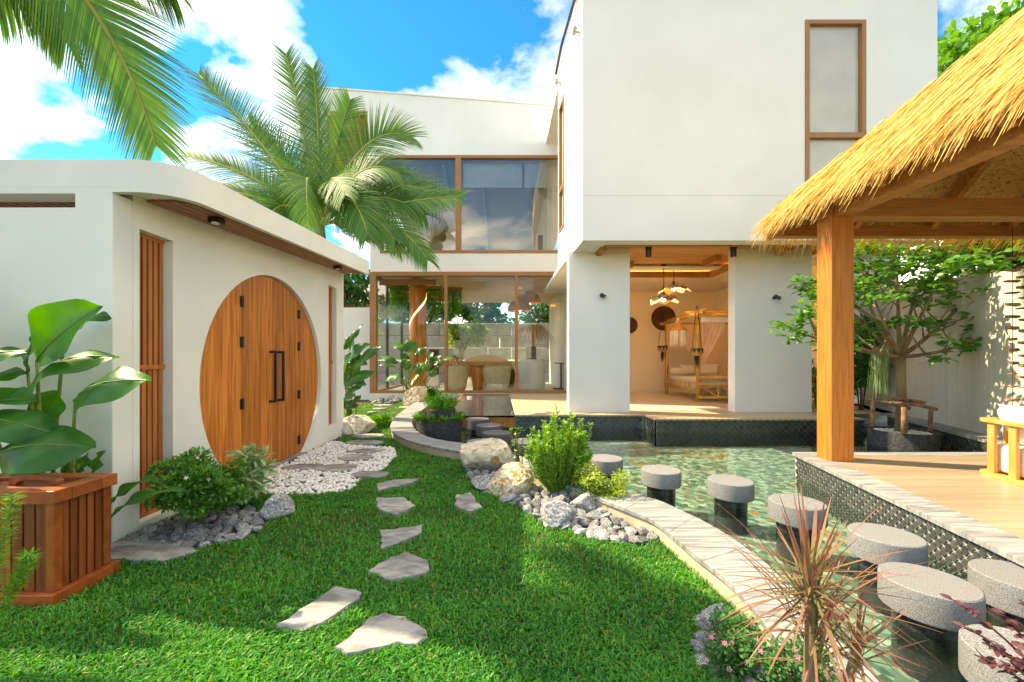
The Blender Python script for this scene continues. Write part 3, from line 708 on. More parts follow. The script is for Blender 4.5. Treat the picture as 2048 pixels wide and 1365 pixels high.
MB().box((1.6,GY+.6,up_f),(1.75,19.5,up_t)).build('attic_wall', m_wallroom, vl)
MB().box((-1.2,19.3,up_f),(1.6,19.5,up_t)).build('attic_wall', m_blind, vl)
MB().box((gx(745),GY+.24,up_f-.1),(2.6,19.5,up_f)).build('attic_floor', m_floorin, vl)
for xx in (-3.2, -1.9, -.6): MB().bar((xx,GY+.4,up_t-.12),(xx,19.2,up_t-1.48),.10,.12).build('attic_rafter', m_blind, vl)

# blinds, spotlights and small fittings
t = thing('roller_blind', 'pale grey roller blind half lowered behind the upper glass', 'blind', (0,GY+.35,up_t))
MB().box((gx(925),GY+.30,gz(366)),(gx(1045),GY+.31,up_t-.1)).build('cloth', m_blind, t); MB().box((gx(925),GY+.285,gz(368)),(gx(1045),GY+.325,gz(365))).build('hem_bar', m_cushion, t)
t = thing('roller_blind', 'narrow pale roller blind beside the upper box wall', 'blind', (1,GY+.35,up_t))
MB().box((gx(1050),GY+.30,gz(366)),(1.55,GY+.31,up_t-.1)).build('cloth', m_blind, t); MB().box((gx(1050),GY+.285,gz(368)),(1.55,GY+.325,gz(365))).build('hem_bar', m_cushion, t)
for px, py, lab in ((1203,593,'small black spotlight on the narrow villa pillar'), (1548,596,'small black spotlight on the wide villa pillar beside the tree')):
    c = W(px, py, 8.30); t = thing('wall_spotlight', lab, 'spotlight', c, 'spotlights on the villa pillars')
    MB().tube([c, c+Vector((0,-.04,0))], .032, 14).build('base', m_black, t)
    MB().tube([c+Vector((-.02,-.05,.03)), c+Vector((.05,-.13,-.04))], .036, 14).build('head', m_black, t)
    MB().tube([c+Vector((.048,-.128,-.038)), c+Vector((.053,-.134,-.043))], .028, 14).build('lens', m_counter, t)
for px, py, lab in ((1297,505,'black ceiling downlight over the terrace opening'), (1467,505,'black ceiling downlight beside the wide pillar')):
    c = W(px, py, 7.95); t = thing('downlight', lab, 'light', c, 'downlights under the box')
    MB().tube([c+Vector((0,0,-.09)), (c.x,c.y,3.49)], .055, 16).build('can', m_black, t); MB().tube([(c.x,c.y,3.48),(c.x,c.y,3.60)], .065, 16).build('mount', m_black, t)
for yy, zz, lab in ((7.75,7.55,'small roof-edge camera near the front of the white box'), (9.6,7.85,'small roof-edge camera near the back of the white box')):
    x = p0.x + (yy-p0.y)*dd.x/dd.y
    t = thing('security_camera', lab, 'camera', (x,yy,zz), 'cameras on the villa side wall')
    MB().tube([(x,yy,zz),(x-.09,yy,zz)], .022, 10).build('bracket', m_roofgrey, t); MB().tube([(x-.08,yy+.06,zz+.03),(x-.10,yy-.12,zz-.02)], .04, 12).build('body', m_roofgrey, t)

# white wall between gate and wing, neighbouring roofs
t = thing('garden_wall', 'white rendered garden wall between gate house and glass wing', 'wall', (-6,13.6,0))
MB().box((-12,13.6,0),(gx(738),13.8,gz(612))).build('wall', m_stucco, t)
t = thing('garden_wall', 'grey stone block retaining wall seen through the glass wing', 'wall', (-1,20.5,0))
for r in range(5):
    x = -9.0 - (.6 if r % 2 else 0)
    while x < 4.5:
        MB().box((x,20.4-.02*random.random(),.1+r*.62),(x+1.18,20.9,.1+r*.62+.6)).build('block', m_block, t, bevel=.015); x += 1.2
t = thing('neighbour_house', 'low neighbouring house with grey roof and red eaves beyond the white wall', 'house', (-9,24,0))
MB().box((-16,24,0),(-5.5,28,4.6)).build('wall', m_stucco, t)
MB().add([(-17,23,4.6),(-5,23,4.6),(-5,29,4.6),(-17,29,4.6),(-15,26,6.3),(-7,26,6.3)], [(0,1,5,4),(1,2,5),(2,3,4,5),(3,0,4),(3,2,1,0)]).build('roof', m_roofgrey, t)
MB().box((-17,22.95,4.35),(-5,23.05,4.62)).build('eaves', m_roofred, t)
t = thing('neighbour_house', 'neighbouring house gable with beige siding behind the planter tree', 'house', (11,14,0))
m_ = MB().box((7.9,14.4,0),(14,18,5.4)).build('wall', m_deck, t)
for i in range(12): MB().box((7.88,14.36,2.2+i*.26),(14,14.40,2.2+i*.26+.245)).build('siding_board', m_deck, t)
# ================================================================ thatched pavilion
pv = thing('thatched_pavilion', 'open timber pavilion with shaggy golden thatched roof', 'pavilion', (3.6,4.3,FZ))
EX0, EX1, EY0, EY1, EZ, RS = 3.42, 7.9, .62, 5.1, 2.86, .97
AX = (EX0+EX1)/2; half = AX-EX0; AY0, AY1 = EY0+half, EY1-half
for x, y in ((3.45,4.24), (7.2,4.24), (3.45,1.0), (7.2,1.0)):
    MB().box((x,y,FZ-.002),(x+.235,y+.2,2.86)).build('post', m_post, pv, bevel=.006)
def zl(x): return EZ + RS*(x-EX0)
# tie beams and plates
MB().box((3.40,4.25,2.805),(7.6,4.42,3.0)).build('beam', m_beam, pv, bevel=.004)
MB().box((3.48,.9,2.80),(3.64,4.246,3.0)).build('beam', m_beam, pv, bevel=.004)
MB().box((3.30,4.98,2.82),(7.8,5.08,2.96)).build('beam', m_beam, pv, bevel=.004)
MB().box((7.2,.9,2.80),(7.36,4.246,3.0)).build('beam', m_beam, pv, bevel=.004)
for i, x in enumerate((4.35,5.3,6.25,7.2)):
    y1 = 5.05; rise = 1.05
    ye = max(3.9, 5.1-(x-EX0)+.12)
    MB().bar((x,5.06,2.92),(x,ye,2.92+(5.06-ye)*RS),.07,.12).build('rafter', m_beam, pv)
for y in (3.6, 2.7, 1.8):
    MB().bar((3.34,y,2.88),(4.9,y,2.88+1.56*RS),.07,.12).build('rafter', m_beam, pv)
MB().bar((3.3,5.05,2.84),(5.5,2.85,2.84+2.2*RS),.09,.14).build('hip_rafter', m_beam, pv)
# boarded ceiling under the thatch (left slope, far slope, right slope)
ap0, ap1 = (AX,AY0,EZ+RS*half), (AX,AY1,EZ+RS*half)
def slope(A, B, C, D, off0, off1, nm, mat):
    vs = [Vector(p)+Vector((0,0,off0)) for p in (A,B,C,D)] + [Vector(p)+Vector((0,0,off1)) for p in (A,B,C,D)]
    return MB().add(vs, [(0,1,2,3),(7,6,5,4),(0,4,5,1),(1,5,6,2),(2,6,7,3),(3,7,4,0)]).build(nm, mat, pv)
cA, cB, cC, cD = (EX0,EY1,EZ), (EX0,EY0,EZ), (EX1,EY0,EZ), (EX1,EY1,EZ)
slope(cA, cB, ap0, ap1, .20, .225, 'ceiling_panel', m_osb); slope(cA, ap1, (AX+.01,AY1,ap1[2]), cD, .20, .225, 'ceiling_panel', m_osb); slope(cC, cD, ap1, ap0, .20, .225, 'ceiling_panel', m_osb)
slope(cA, cB, ap0, ap1, .235, .30, 'thatch_core', m_thatchu); slope(cA, ap1, (AX+.01,AY1,ap1[2]), cD, .235, .30, 'thatch_core', m_thatchu); slope(cC, cD, ap1, ap0, .235, .30, 'thatch_core', m_thatchu)
slope(cB, cC, ap0, (AX+.01,AY0,ap0[2]), .235, .30, 'thatch_core', m_thatchu)
def strands(P, D, L, wid, droop, nseg=4):
    """straw strips: P start points, D unit directions, bending down by droop"""
    n = len(P); side = np.cross(D, np.array([0,0,1.])); side /= np.linalg.norm(side, axis=1)[:, None]+1e-9
    tw = rng.normal(0, .5, n)[:, None]; up = np.cross(side, D); side = side*np.cos(tw) + up*np.sin(tw)
    V = np.zeros((n, (nseg+1)*2, 3))
    for k in range(nseg+1):
        t = k/nseg; c = P + D*(L*t)[:, None]; c[:, 2] -= droop*(t**2)*L
        w = (wid*(1-.75*t**2))[:, None]
        V[:, 2*k] = c - side*w/2; V[:, 2*k+1] = c + side*w/2
    base = (np.arange(n)*(nseg+1)*2)[:, None]
    F = np.concatenate([base + np.array([2*k, 2*k+1, 2*k+3, 2*k+2])[None] for k in range(nseg)], axis=1).reshape(-1, 4)
    return V.reshape(-1, 3), F, np.repeat(np.clip(rng.beta(2, 2, n), 0, 1), nseg)
def thatch(face, n, fringe):
    if face == 'side':
        xs = EX0 + (rng.random(n)**1.25)*half*1.0; ys = EY0 + rng.random(n)*(EY1-EY0)
        keep = (ys < EY1-(xs-EX0)+.03) & (ys > EY0+(xs-EX0)-.03); xs, ys = xs[keep], ys[keep]
        m = int(fringe); xs = np.concatenate([xs, EX0+rng.random(m)*.40]); ys = np.concatenate([ys, EY0+rng.random(m)*(EY1-EY0)])
        keep = ys < EY1-(xs-EX0)+.06; xs, ys = xs[keep], ys[keep]; n = len(xs)
        P = np.stack([xs, ys, EZ+RS*(xs-EX0)+.29+rng.random(n)*.06], 1)
        D = np.stack([-np.ones(n), rng.normal(.0, .10, n), np.full(n, -RS+.12)], 1)
    else:
        ys = EY1 - (rng.random(n)**1.25)*half; xs = EX0 + rng.random(n)*(EX1-EX0)
        keep = (xs > EX0+(EY1-ys)-.03) & (xs < EX1-(EY1-ys)); xs, ys = xs[keep], ys[keep]
        m = int(fringe); ys = np.concatenate([ys, EY1-rng.random(m)*.22]); xs = np.concatenate([xs, EX0+rng.random(m)*(EX1-EX0)])
        keep = xs > EX0+(EY1-ys)-.05; xs, ys = xs[keep], ys[keep]; n = len(xs)
        P = np.stack([xs, ys, EZ+RS*(EY1-ys)+.29+rng.random(n)*.05], 1)
        D = np.stack([rng.normal(0, .10, n), np.ones(n), np.full(n, -RS+.10)], 1)
    D /= np.linalg.norm(D, axis=1)[:, None]
    L = rng.uniform(.28, .50, n); wid = rng.uniform(.005, .012, n); dr = rng.uniform(.0, .16, n)
    near = (P[:, 2] < EZ+.75); dr[near] += (rng.random(n)**2*.40)[near]
    return strands(P, D, L, wid, dr)
V1, F1, r1 = thatch('side', 30000, 7500); V2, F2, r2 = thatch('far', 7000, 4800)
me = mesh_np('thatch', np.concatenate([V1, V2]), np.concatenate([F1, F2+len(V1)]), np.concatenate([r1, r2]))
o = link('thatch', me, m_thatch, pv); o['kind'] = 'stuff'

# ================================================================ round pads in the pond
def pad_proto():
    t = thing('stepping_pad', 'x', 'stepping pad', (0,0,0), 'round granite stepping pads in the pond')
    local(MB().lathe((0,0,0), [(.97,-.79),(.995,-.76),(1,-.70),(1,-.09),(.993,-.03),(.965,0)], 64).build('disc', m_granite, t, smooth='auto'))
    local(MB().lathe((0,0,0), [(.72,-2.4),(.72,-.80)], 40).build('pedestal', m_pedestal, t, smooth='auto'))
    return t
pads = [((1322,939),.19,'granite pad beside the two low shrubs, first past the white-topped one',0),
        ((1461,960),.19,'granite pad midway along the near row, level with the deck post',0),
        ((1594,1003),.19,'granite pad half hidden behind the red spiky plant',0),
        ((1771,1068),.187,'granite pad nearest the lantern tiles of the deck',0),
        ((1856,1160),.187,'granite pad with leaf shadows, between red plant and purple twigs',0),
        ((2046,1152),.187,'granite pad touching the deck border at the end of the row',0),
        ((2068,1312),.188,'granite pad behind the purple-leaved twigs',0),
        ((1211,916),.19,'pale sunlit pad half hidden behind the white-flowering shrub',0),
        ((955,838),.224,'dark round pad beside the glass floor and mossy bowl',1),
        ((978,850),.222,'dark round pad, second from the glass floor',1),
        ((994,865),.222,'dark round pad, third from the glass floor, before the boulder',1),
        ((965,883),.217,'pale pad peeking over the big cream boulder',0),
        ((1052,882),.21,'dark pad half hidden behind the tall light green shrub',1)]
pp = pad_proto(); first = True
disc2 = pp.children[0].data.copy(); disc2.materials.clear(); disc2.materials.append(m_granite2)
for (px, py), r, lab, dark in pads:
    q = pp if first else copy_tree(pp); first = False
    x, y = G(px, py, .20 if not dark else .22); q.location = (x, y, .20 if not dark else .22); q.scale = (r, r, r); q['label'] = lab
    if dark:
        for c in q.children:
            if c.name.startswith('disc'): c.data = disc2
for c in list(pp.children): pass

# ================================================================ stones
def rock_mesh(name, mat, seed, sub=2, flat_=.7, rough=.22, facet=True):
    import bmesh
    r = random.Random(seed); bm = bmesh.new(); bmesh.ops.create_icosphere(bm, subdivisions=sub, radius=1)
    planes = [(Vector((r.gauss(0,1), r.gauss(0,1), r.gauss(0,1))).normalized(), r.uniform(.55,.86)) for _ in range(11)]
    for v in bm.verts:
        p = v.co.copy()
        for nrm, d in planes:
            k = p.dot(nrm)
            if k > d: p -= nrm*(k-d)
        p += Vector((r.gauss(0,1), r.gauss(0,1), r.gauss(0,1)))*rough*.12
        p.z *= flat_; v.co = p*1.18
    me = bpy.data.meshes.new(name); bm.to_mesh(me); bm.free(); me.materials.append(mat); return me
rocks = [rock_mesh('grey_stone', m_rock, 40+i, 2, .7) for i in range(8)]
def scatter_rocks(poly, n, smin, smax, label, group, seed, pile=.0, z0=0):
    r = np.random.default_rng(seed); P = np.array(poly); lo, hi = P.min(0), P.max(0); done = []; tries = 0
    while len(done) < n and tries < 20000:
        tries += 1; c = lo + r.random(2)*(hi-lo); s = r.uniform(smin, smax)*(1 if r.random() > .12 else 1.5)
        if not inside(c[None], poly)[0]: continue
        if any((c[0]-d[0])**2+(c[1]-d[1])**2 < ((s+d[2])*.72)**2 for d in done): continue
        done.append((c[0], c[1], s))
    for x, y, s in done:
        o = bpy.data.objects.new('grey_stone', rocks[r.integers(8)]); col.objects.link(o)
        o.location = (x, y, z0+s*.32+pile*r.random()); o.rotation_euler = (r.normal(0,.35), r.normal(0,.35), r.random()*6.3); o.scale = (s*r.uniform(.85,1.25), s, s*r.uniform(.8,1.15))
        tag(o, label, 'stone', group)
    return done
def gp(L_, z=0): return [G(x, y, z) for x, y in L_]
bedB = gp([(922,915),(935,950),(962,985),(1010,1005),(1060,1030),(1100,1052),(1180,1078),(1260,1093),(1316,1078),(1290,1042),(1230,1018),(1150,990),(1080,965),(1030,945),(975,925)])
scatter_rocks(bedB, 190, .034, .060, 'rough grey stone in the bed between lawn and pond kerb', 'grey stones along the pond kerb', 3)
bedA = [(-2.66,2.93),(-2.15,2.75),(-1.82,2.98),(-1.86,3.30),(-2.1,3.5),(-2.66,3.5)]
scatter_rocks(bedA, 75, .032, .058, 'rough grey stone round the white-flowered shrub by the gate', 'grey stones by the gate shrub', 5)
bedC = [(.88,1.3),(.86,1.75),(1.0,2.05),(1.13,1.9),(1.05,1.4),(1.0,1.2)]
scatter_rocks(bedC, 34, .028, .055, 'dark grey stone under the red spiky plant', 'grey stones under the spiky plant', 9)
bedD = gp([(745,806),(790,800),(850,792),(850,806),(800,808),(760,812)])
scatter_rocks(bedD, 40, .06, .11, 'small stone in the bed at the foot of the glass wing', 'stones at the foot of the glass wing', 11)
def one_rock(name, label, loc, scale, rot, mat, seed, sub=4, rough=.10):
    me = rock_mesh(name, mat, seed, sub, 1.0, rough)
    o = bpy.data.objects.new(name, me); col.objects.link(o); o.location = loc; o.scale = scale; o.rotation_euler = rot; tag(o, label, 'boulder'); return o
one_rock('boulder', 'big cream boulder with tan streaks beside the pond kerb', (-.20,4.92,.14), (.30,.24,.24), (.1,.15,.3), m_boulder, 21)
one_rock('boulder', 'orange and cream boulder among the grey stones next to the tall shrub', (.09,4.06,.11), (.22,.19,.20), (.2,-.3,.8), m_boulder2, 22)
one_rock('boulder', 'grey rounded stone between the two low shrubs', (.75,3.52,.06), (.12,.10,.09), (0,.2,.5), m_rock, 23, 3)
one_rock('boulder', 'pale grey boulder in front of the white-flowering shrub', (.45,3.22,.07), (.15,.11,.10), (.1,.1,.2), m_rock, 24, 3)
one_rock('boulder', 'flat grey stone between the cream boulders and the lawn', (-.12,4.15,.06), (.20,.15,.09), (.1,.0,1.2), m_rock, 25, 3)
one_rock('boulder', 'cream boulder at the far corner of the gate wall', (-2.52,7.25,.14), (.26,.30,.24), (.1,.2,.4), m_boulder, 26)
one_rock('boulder', 'split round boulder with tan face beside the glass wing', (-2.40,11.7,.24), (.30,.22,.40), (.2,.3,.3), m_boulder2, 27)
one_rock('boulder', 'rounded white streaked stone at the end of the gate stone bed', (-1.86,3.42,.07), (.14,.12,.10), (.1,.2,.9), m_rock, 28, 3)
one_rock('boulder', 'tall dark stone on the lawn edge by the red spiky plant', (1.06,2.0,.03), (.07,.055,.08), (.3,.2,.4), m_rock, 29, 3)

def flagstone(pts, label, group, z=.034, th=.06):
    import bmesh
    P = [Vector((x, y)) for x, y in pts]; Q = []
    for i in range(len(P)):
        a, b = P[i], P[(i+1) % len(P)]; k = max(2, int((b-a).length/.045))
        for j in range(k):
            p = a.lerp(b, j/k)
            if j: p += Vector((random.gauss(0,.006), random.gauss(0,.006)))
            Q.append(p)
    c = sum(Q, Vector((0,0)))/len(Q); n = len(Q); vs = []; fs = []
    rings = [(1.0,-th), (1.0,-.006), (.975,.0), (.8,.003), (.5,.006), (.22,.006)]
    for s, dz in rings:
        for p in Q:
            q = c + (p-c)*s; vs.append((q.x, q.y, z+dz+random.gauss(0,.0022 if s > .9 else .0006)))
    vs.append((c.x, c.y, z+.005))
    for r_ in range(len(rings)-1):
        for i in range(n): fs.append((r_*n+i, r_*n+(i+1)%n, (r_+1)*n+(i+1)%n, (r_+1)*n+i))
    b0 = (len(rings)-1)*n
    fs += [(b0+i, b0+(i+1) % n, len(vs)-1) for i in range(n)]
    o = MB().add(vs, fs).build('stepping_stone', m_slate, smooth='auto'); tag(o, label, 'stepping stone', group); return [tuple(p) for p in Q]
def zz(pts): return [G(540+x/2.814, 880+y/2.814, .02) for x, y in pts]
stones = []
SG = 'flat stepping stones across the lawn'
for pts, lab in (
    ([(600,255),(700,230),(840,222),(790,250),(610,292)], 'narrow flat lawn stone just below the white pebbles'),
    ([(598,335),(750,330),(820,375),(715,430),(610,390)], 'five-sided lawn stone, second down from the white pebbles'),
    ([(1050,315),(1130,305),(1165,360),(1195,385),(1130,408),(1040,375)], 'lone lawn stone beside the orange and cream boulder'),
    ([(620,515),(700,512),(860,485),(855,530),(740,580),(625,625)], 'pointed lawn stone with tan stain, third down from the pebbles'),
    ([(550,745),(640,690),(760,640),(890,690),(900,740),(850,765),(690,803),(620,775)], 'broad rounded lawn stone, fourth down from the pebbles'),
    ([(30,1055),(120,1000),(370,835),(520,870),(510,900),(420,960),(330,1020),(230,1070),(180,1085),(80,1060)], 'long diagonal lawn stone nearest the wooden bin'),
    ([(360,1190),(480,1090),(550,1020),(640,985),(760,1010),(880,1080),(890,1130),(830,1165),(720,1150),(620,1185),(430,1215)], 'largest lawn stone, half in sunlight, at the start of the path')):
    stones.append(flagstone(zz(pts), lab, SG))
def ell(px, py, w, asp=.16, rot=0, n=9):
    out = []
    x0, y0 = G(px, py, .02); rx = w/2*y0/815; ry = rx*random.uniform(.55,.9)
    for i in range(n):
        t = 2*math.pi*i/n; k = random.uniform(.82,1.12); out.append((x0+rx*k*math.cos(t), y0+ry*k*math.sin(t)))
    return out
for px, py, w, lab in ((606,935,82,'brownish flat stone on the white pebbles against the gate'), (672,937,88,'long grey flat stone in the middle of the white pebbles'),
                  (716,916,72,'flat stone on the pebbles behind the middle one'), (737,903,74,'flat stone at the far rim of the white pebbles'), (740,950,82,'flat stone at the lawn rim of the white pebbles'),
                  (725,886,78,'wide path stone just past the white pebbles'), (738,872,66,'path stone abreast of the kerb bend'), (727,861,44,'path stone beside the cream boulder at the gate corner'),
                  (748,847,28,'small path stone beyond the gate corner'), (750,834,26,'small path stone midway to the glass wing'), (744,825,20,'tiny path stone midway to the glass wing'), (759,818,28,'path stone before the broad-leaved plants'), (765,811,36,'last path stone before the glass wing'), (812,815,30,'path stone beside the narrow end of the kerb')):
    stones.append(flagstone(ell(px, py, w), lab, 'flat stones along the path to the glass wing'))
stones.append(flagstone([(-2.70,2.62),(-2.15,2.60),(-2.02,2.74),(-2.30,2.88),(-2.70,2.90)], 'flat dark slab between the wooden bin and the gate stone bed', 'flat slabs', z=.03))

# white pebbles in front of the gate
peb_poly = [(GX+.03,3.95)] + gp([(500,985),(560,994),(640,992),(700,984),(722,962),(768,940),(792,915),(788,898),(720,893)]) + [(GX+.03,6.55)]
def pebbles(poly, n, s0, s1, z, seed):
    r = np.random.default_rng(seed); P = np.array(poly); lo, hi = P.min(0), P.max(0)
    C = lo + r.random((n*3, 2))*(hi-lo); C = C[inside(C, poly)]
    for st in stones: C = C[~inside(C, st)]
    C = C[:n]; n = len(C)
    import bmesh
    bm = bmesh.new(); bmesh.ops.create_icosphere(bm, subdivisions=1, radius=1); bv = np.array([v.co[:] for v in bm.verts]); bf = np.array([[v.index for v in f.verts] for f in bm.faces]); bm.free()
    s = r.uniform(s0, s1, n)[:, None, None]; th = r.random(n)*6.28
    sc_ = np.stack([r.uniform(.9,1.3,n), r.uniform(.75,1,n), r.uniform(.5,.75,n)], 1)[:, None, :]
    V = bv[None]*sc_*s; c, q = np.cos(th)[:, None], np.sin(th)[:, None]
    x, y = V[..., 0]*c - V[..., 1]*q, V[..., 0]*q + V[..., 1]*c
    V[..., 0], V[..., 1] = x + C[:, :1], y + C[:, 1:]; V[..., 2] += z + r.random(n)[:, None]*s0*.9
    F = (bf[None] + (np.arange(n)*len(bv))[:, None, None]).reshape(-1, 3)
    return mesh_np('pebbles', V.reshape(-1, 3), F, np.repeat(r.random(n), len(bf)), smooth=True)
o = link('pebbles', pebbles(peb_poly, 2600, .017, .028, .008, 4), m_pebble); tag(o, 'white rounded pebbles spread in front of the round gate', 'pebbles', kind='stuff')

# ================================================================ wooden bin
bn = thing('wooden_bin', 'reddish slatted hardwood bin with lifting lid beside the gate house', 'bin', (-2.7,2.3,0))
bx0, bx1, by0, by1, bh = -3.02, -2.36, 2.155, 2.475, .545
for (a, b, c, d) in ((bx0-.03,bx1+.03,by0-.03,by0+.015), (bx0-.03,bx1+.03,by1-.015,by1+.03)): MB().box((a,c,0.0),(b,d,.075)).build('plinth', m_binrail, bn, bevel=.004)
for (a, b) in ((bx0-.03,bx0+.015),(bx1-.015,bx1+.03)): MB().box((a,by0+.016,.0),(b,by1-.016,.075)).build('plinth', m_binrail, bn, bevel=.004)
for x in (bx0, bx1-.045):
    for y in (by0, by1-.045): MB().box((x,y,.076),(x+.045,y+.045,bh)).build('corner_post', m_binrail, bn, bevel=.004)
nf = 9
for i in range(nf):
    a = bx0+.045+(bx1-bx0-.09)*i/nf
    MB().box((a+.004,by0+.008,.076),(a+(bx1-bx0-.09)/nf-.006,by0+.028,bh)).build('slat', m_bin, bn, bevel=.003)
for i in range(5):
    a = by0+.045+(by1-by0-.09)*i/5
    MB().box((bx1-.028,a+.004,.076),(bx1-.008,a+(by1-by0-.09)/5-.006,bh)).build('slat', m_bin, bn, bevel=.003)
MB().box((bx0+.03,by0+.03,.05),(bx1-.03,by1-.03,bh-.02)).build('liner', m_black, bn)
for (a, b, c, d) in ((bx0-.02,bx1+.02,by0-.02,by0+.075),(bx0-.02,bx1+.02,by1-.075,by1+.02)): MB().box((a,c,bh),(b,d,bh+.07)).build('top_rail', m_binrail, bn, bevel=.005)
for (a, b) in ((bx0-.02,bx0+.075),(bx1-.075,bx1+.02)): MB().box((a,by0+.076,bh),(b,by1-.076,bh+.069)).build('top_rail', m_binrail, bn, bevel=.005)
for i in range(4):
    a = by0+.082+(by1-by0-.164)*i/4
    MB().box((bx0+.08,a+.003,bh+.02),(bx1-.08,a+(by1-by0-.164)/4-.004,bh+.05)).build('lid_slat', m_binrail, bn, bevel=.003)
hx = -2.63; yc = (by0+by1)/2
hp = [(hx+.11*math.cos(t)*-1.25, bh+.05+.06*max(0, math.sin(t))**.6) for t in [math.pi*i/14 for i in range(15)]]
hi_ = [(x*.72+hx*.28, bh+.05+(z-bh-.05)*.55) for x, z in hp]
MB().plate([hp + hi_[::-1]], lambda u, v, w: (u, yc-.02+w, v), .04).build('handle', m_binrail, bn, bevel=.004)

# ================================================================ lounge chair on the deck
ch = thing('lounge_chair', 'low pale wood lounge chair with white cushions on the deck', 'chair', (5.1,3.4,FZ))
ca = R(76); ux = Vector((math.cos(ca-R(90)), math.sin(ca-R(90)), 0)); uy = Vector((-ux.y, ux.x, 0)); org = Vector((4.47,3.86,FZ))
def cl(u, v, z): p = org + ux*u - uy*v; return (p.x, p.y, FZ+z)      # u to the chair's inside, v towards the camera
def chair_ring(z0, z1, wdt, nm):
    pts = []
    o_ = [(0,.16),(.03,.06),(.12,0),(.9,0),(.9,wdt),(.0+wdt,wdt)]
    outer = [(.0,1.15)] + [(.0,.12)] + [(.12-.12*math.cos(t), .12-.12*math.sin(t)) for t in [i/8*math.pi/2 for i in range(1, 9)]] + [(.95,0)]
    inn = [(.95,wdt)] + [(.12+ -( .12-wdt*.4)*math.cos(t)+wdt*.4, .12-(.12-wdt*.4)*math.sin(t)+wdt*.4) for t in [i/8*math.pi/2 for i in range(8, 0, -1)]] + [(wdt,1.15)]
    MB().plate([outer+inn], lambda u, v, w: cl(u, v, z0+w), z1-z0).build(nm, m_chairwood, ch, bevel=.008)
chair_ring(.0, .035, .10, 'base_rail'); chair_ring(.49, .52, .10, 'top_rail')
for v in (.16, .36, .56, .76, .96): 
    m = MB(); vs = [cl(u, vv, z) for z in (.03, .495) for u, vv in ((.02,v-.035),(.05,v-.035),(.05,v+.035),(.02,v+.035))]
    m.add(vs, [(0,1,2,3),(7,6,5,4),(0,4,5,1),(1,5,6,2),(2,6,7,3),(3,7,4,0)]).build('upright', m_chairwood, ch, bevel=.006)
for u in (.25, .5, .75):
    vs = [cl(uu, vv, z) for z in (.03, .495) for uu, vv in ((u-.035,.02),(u+.035,.02),(u+.035,.05),(u-.035,.05))]
    MB().add(vs, [(0,1,2,3),(7,6,5,4),(0,4,5,1),(1,5,6,2),(2,6,7,3),(3,7,4,0)]).build('upright', m_chairwood, ch, bevel=.006)
def puff(lo, hi, bev, nm, mat, par, fn=None, seg=4):
    fn = fn or (lambda *a: a)
    (a,b,c),(d,e,f) = lo, hi; vs = [fn(*p) for p in [(a,b,c),(d,b,c),(d,e,c),(a,e,c),(a,b,f),(d,b,f),(d,e,f),(a,e,f)]]
    o = MB().add(vs, [(3,2,1,0),(4,5,6,7),(0,1,5,4),(1,2,6,5),(2,3,7,6),(3,0,4,7)]).build(nm, mat, par, bevel=bev, seg=seg)
    o.data.shade_smooth(); return o
puff((.075,.075,.04),(.85,1.1,.30),.05,'seat_cushion',m_cushion,ch,cl)
def pillow(name, label, M, sx, sz, th, mat, seed=0, group=None):
    n = 12; vs = []; fs = []
    for s in (1, -1):
        for i in range(n+1):
            for j in range(n+1):
                u, v = 2*i/n-1, 2*j/n-1
                k = (max(0, 1-u**4)*max(0, 1-v**4))**.5
                pinch = 1-.10*(1-abs(u))*abs(v)**2 - 0
                vs.append(M @ Vector((u*sx*(1-.08*(1-v*v)*(abs(u)**3)), s*th*k, v*sz*(1-.08*(1-u*u)*(abs(v)**3)))))
    N_ = (n+1)**2
    for b in (0, N_):
        for i in range(n):
            for j in range(n):
                f = (b+i*(n+1)+j, b+(i+1)*(n+1)+j, b+(i+1)*(n+1)+j+1, b+i*(n+1)+j+1); fs.append(f if b else f[::-1])
    o = MB().add(vs, fs).build(name, mat, None, smooth=True, recalc=False); tag(o, label, 'pillow', group); return o
pillow('pillow', 'large soft white pillow leaning in the lounge chair', Matrix.Translation(cl(.20,.36,.47)) @ Matrix.Rotation(ca-R(90)+R(84),4,'Z') @ Matrix.Rotation(R(-24),4,'X'), .30, .20, .10, m_cushion)

# hanging driftwood strings
for px, lab in ((2025,'string of driftwood chips hanging beside the lounge chair'), (2049,'second string of driftwood chips close to the pavilion interior')):
    Y = 4.95; p = W(px, 800, Y); top = 2.95
    t = thing('driftwood_garland', lab, 'garland', (p.x, Y, p.z), 'driftwood garlands under the pavilion')
    MB().tube([(p.x,Y,p.z-.1),(p.x,Y,top)], .003, 5).build('cord', m_cord, t)
    z = p.z; rr = random.Random(px)
    while z < 2.62:
        w, h = rr.uniform(.045,.085), rr.uniform(.018,.042)
        Mx = Matrix.Translation((p.x+rr.uniform(-.01,.01),Y,z)) @ Matrix.Rotation(rr.uniform(-.12,.12),4,'Y') @ Matrix.Rotation(rr.uniform(-.4,.4),4,'Z')
        MB().add([Mx @ Vector(q) for q in ((-w,-.03,-h*.4),(w*.9,-.03,-h*.2),(w,.03,-h*.5),(-w*.8,.03,-h*.3),(-w*.7,-.02,h*.5),(w*.6,-.03,h*.6),(w*.8,.02,h*.4),(-w*.9,.03,h*.5))], [(3,2,1,0),(4,5,6,7),(0,1,5,4),(1,2,6,5),(2,3,7,6),(3,0,4,7)]).build('chip', m_chip, t)
        z += rr.uniform(.12,.16)

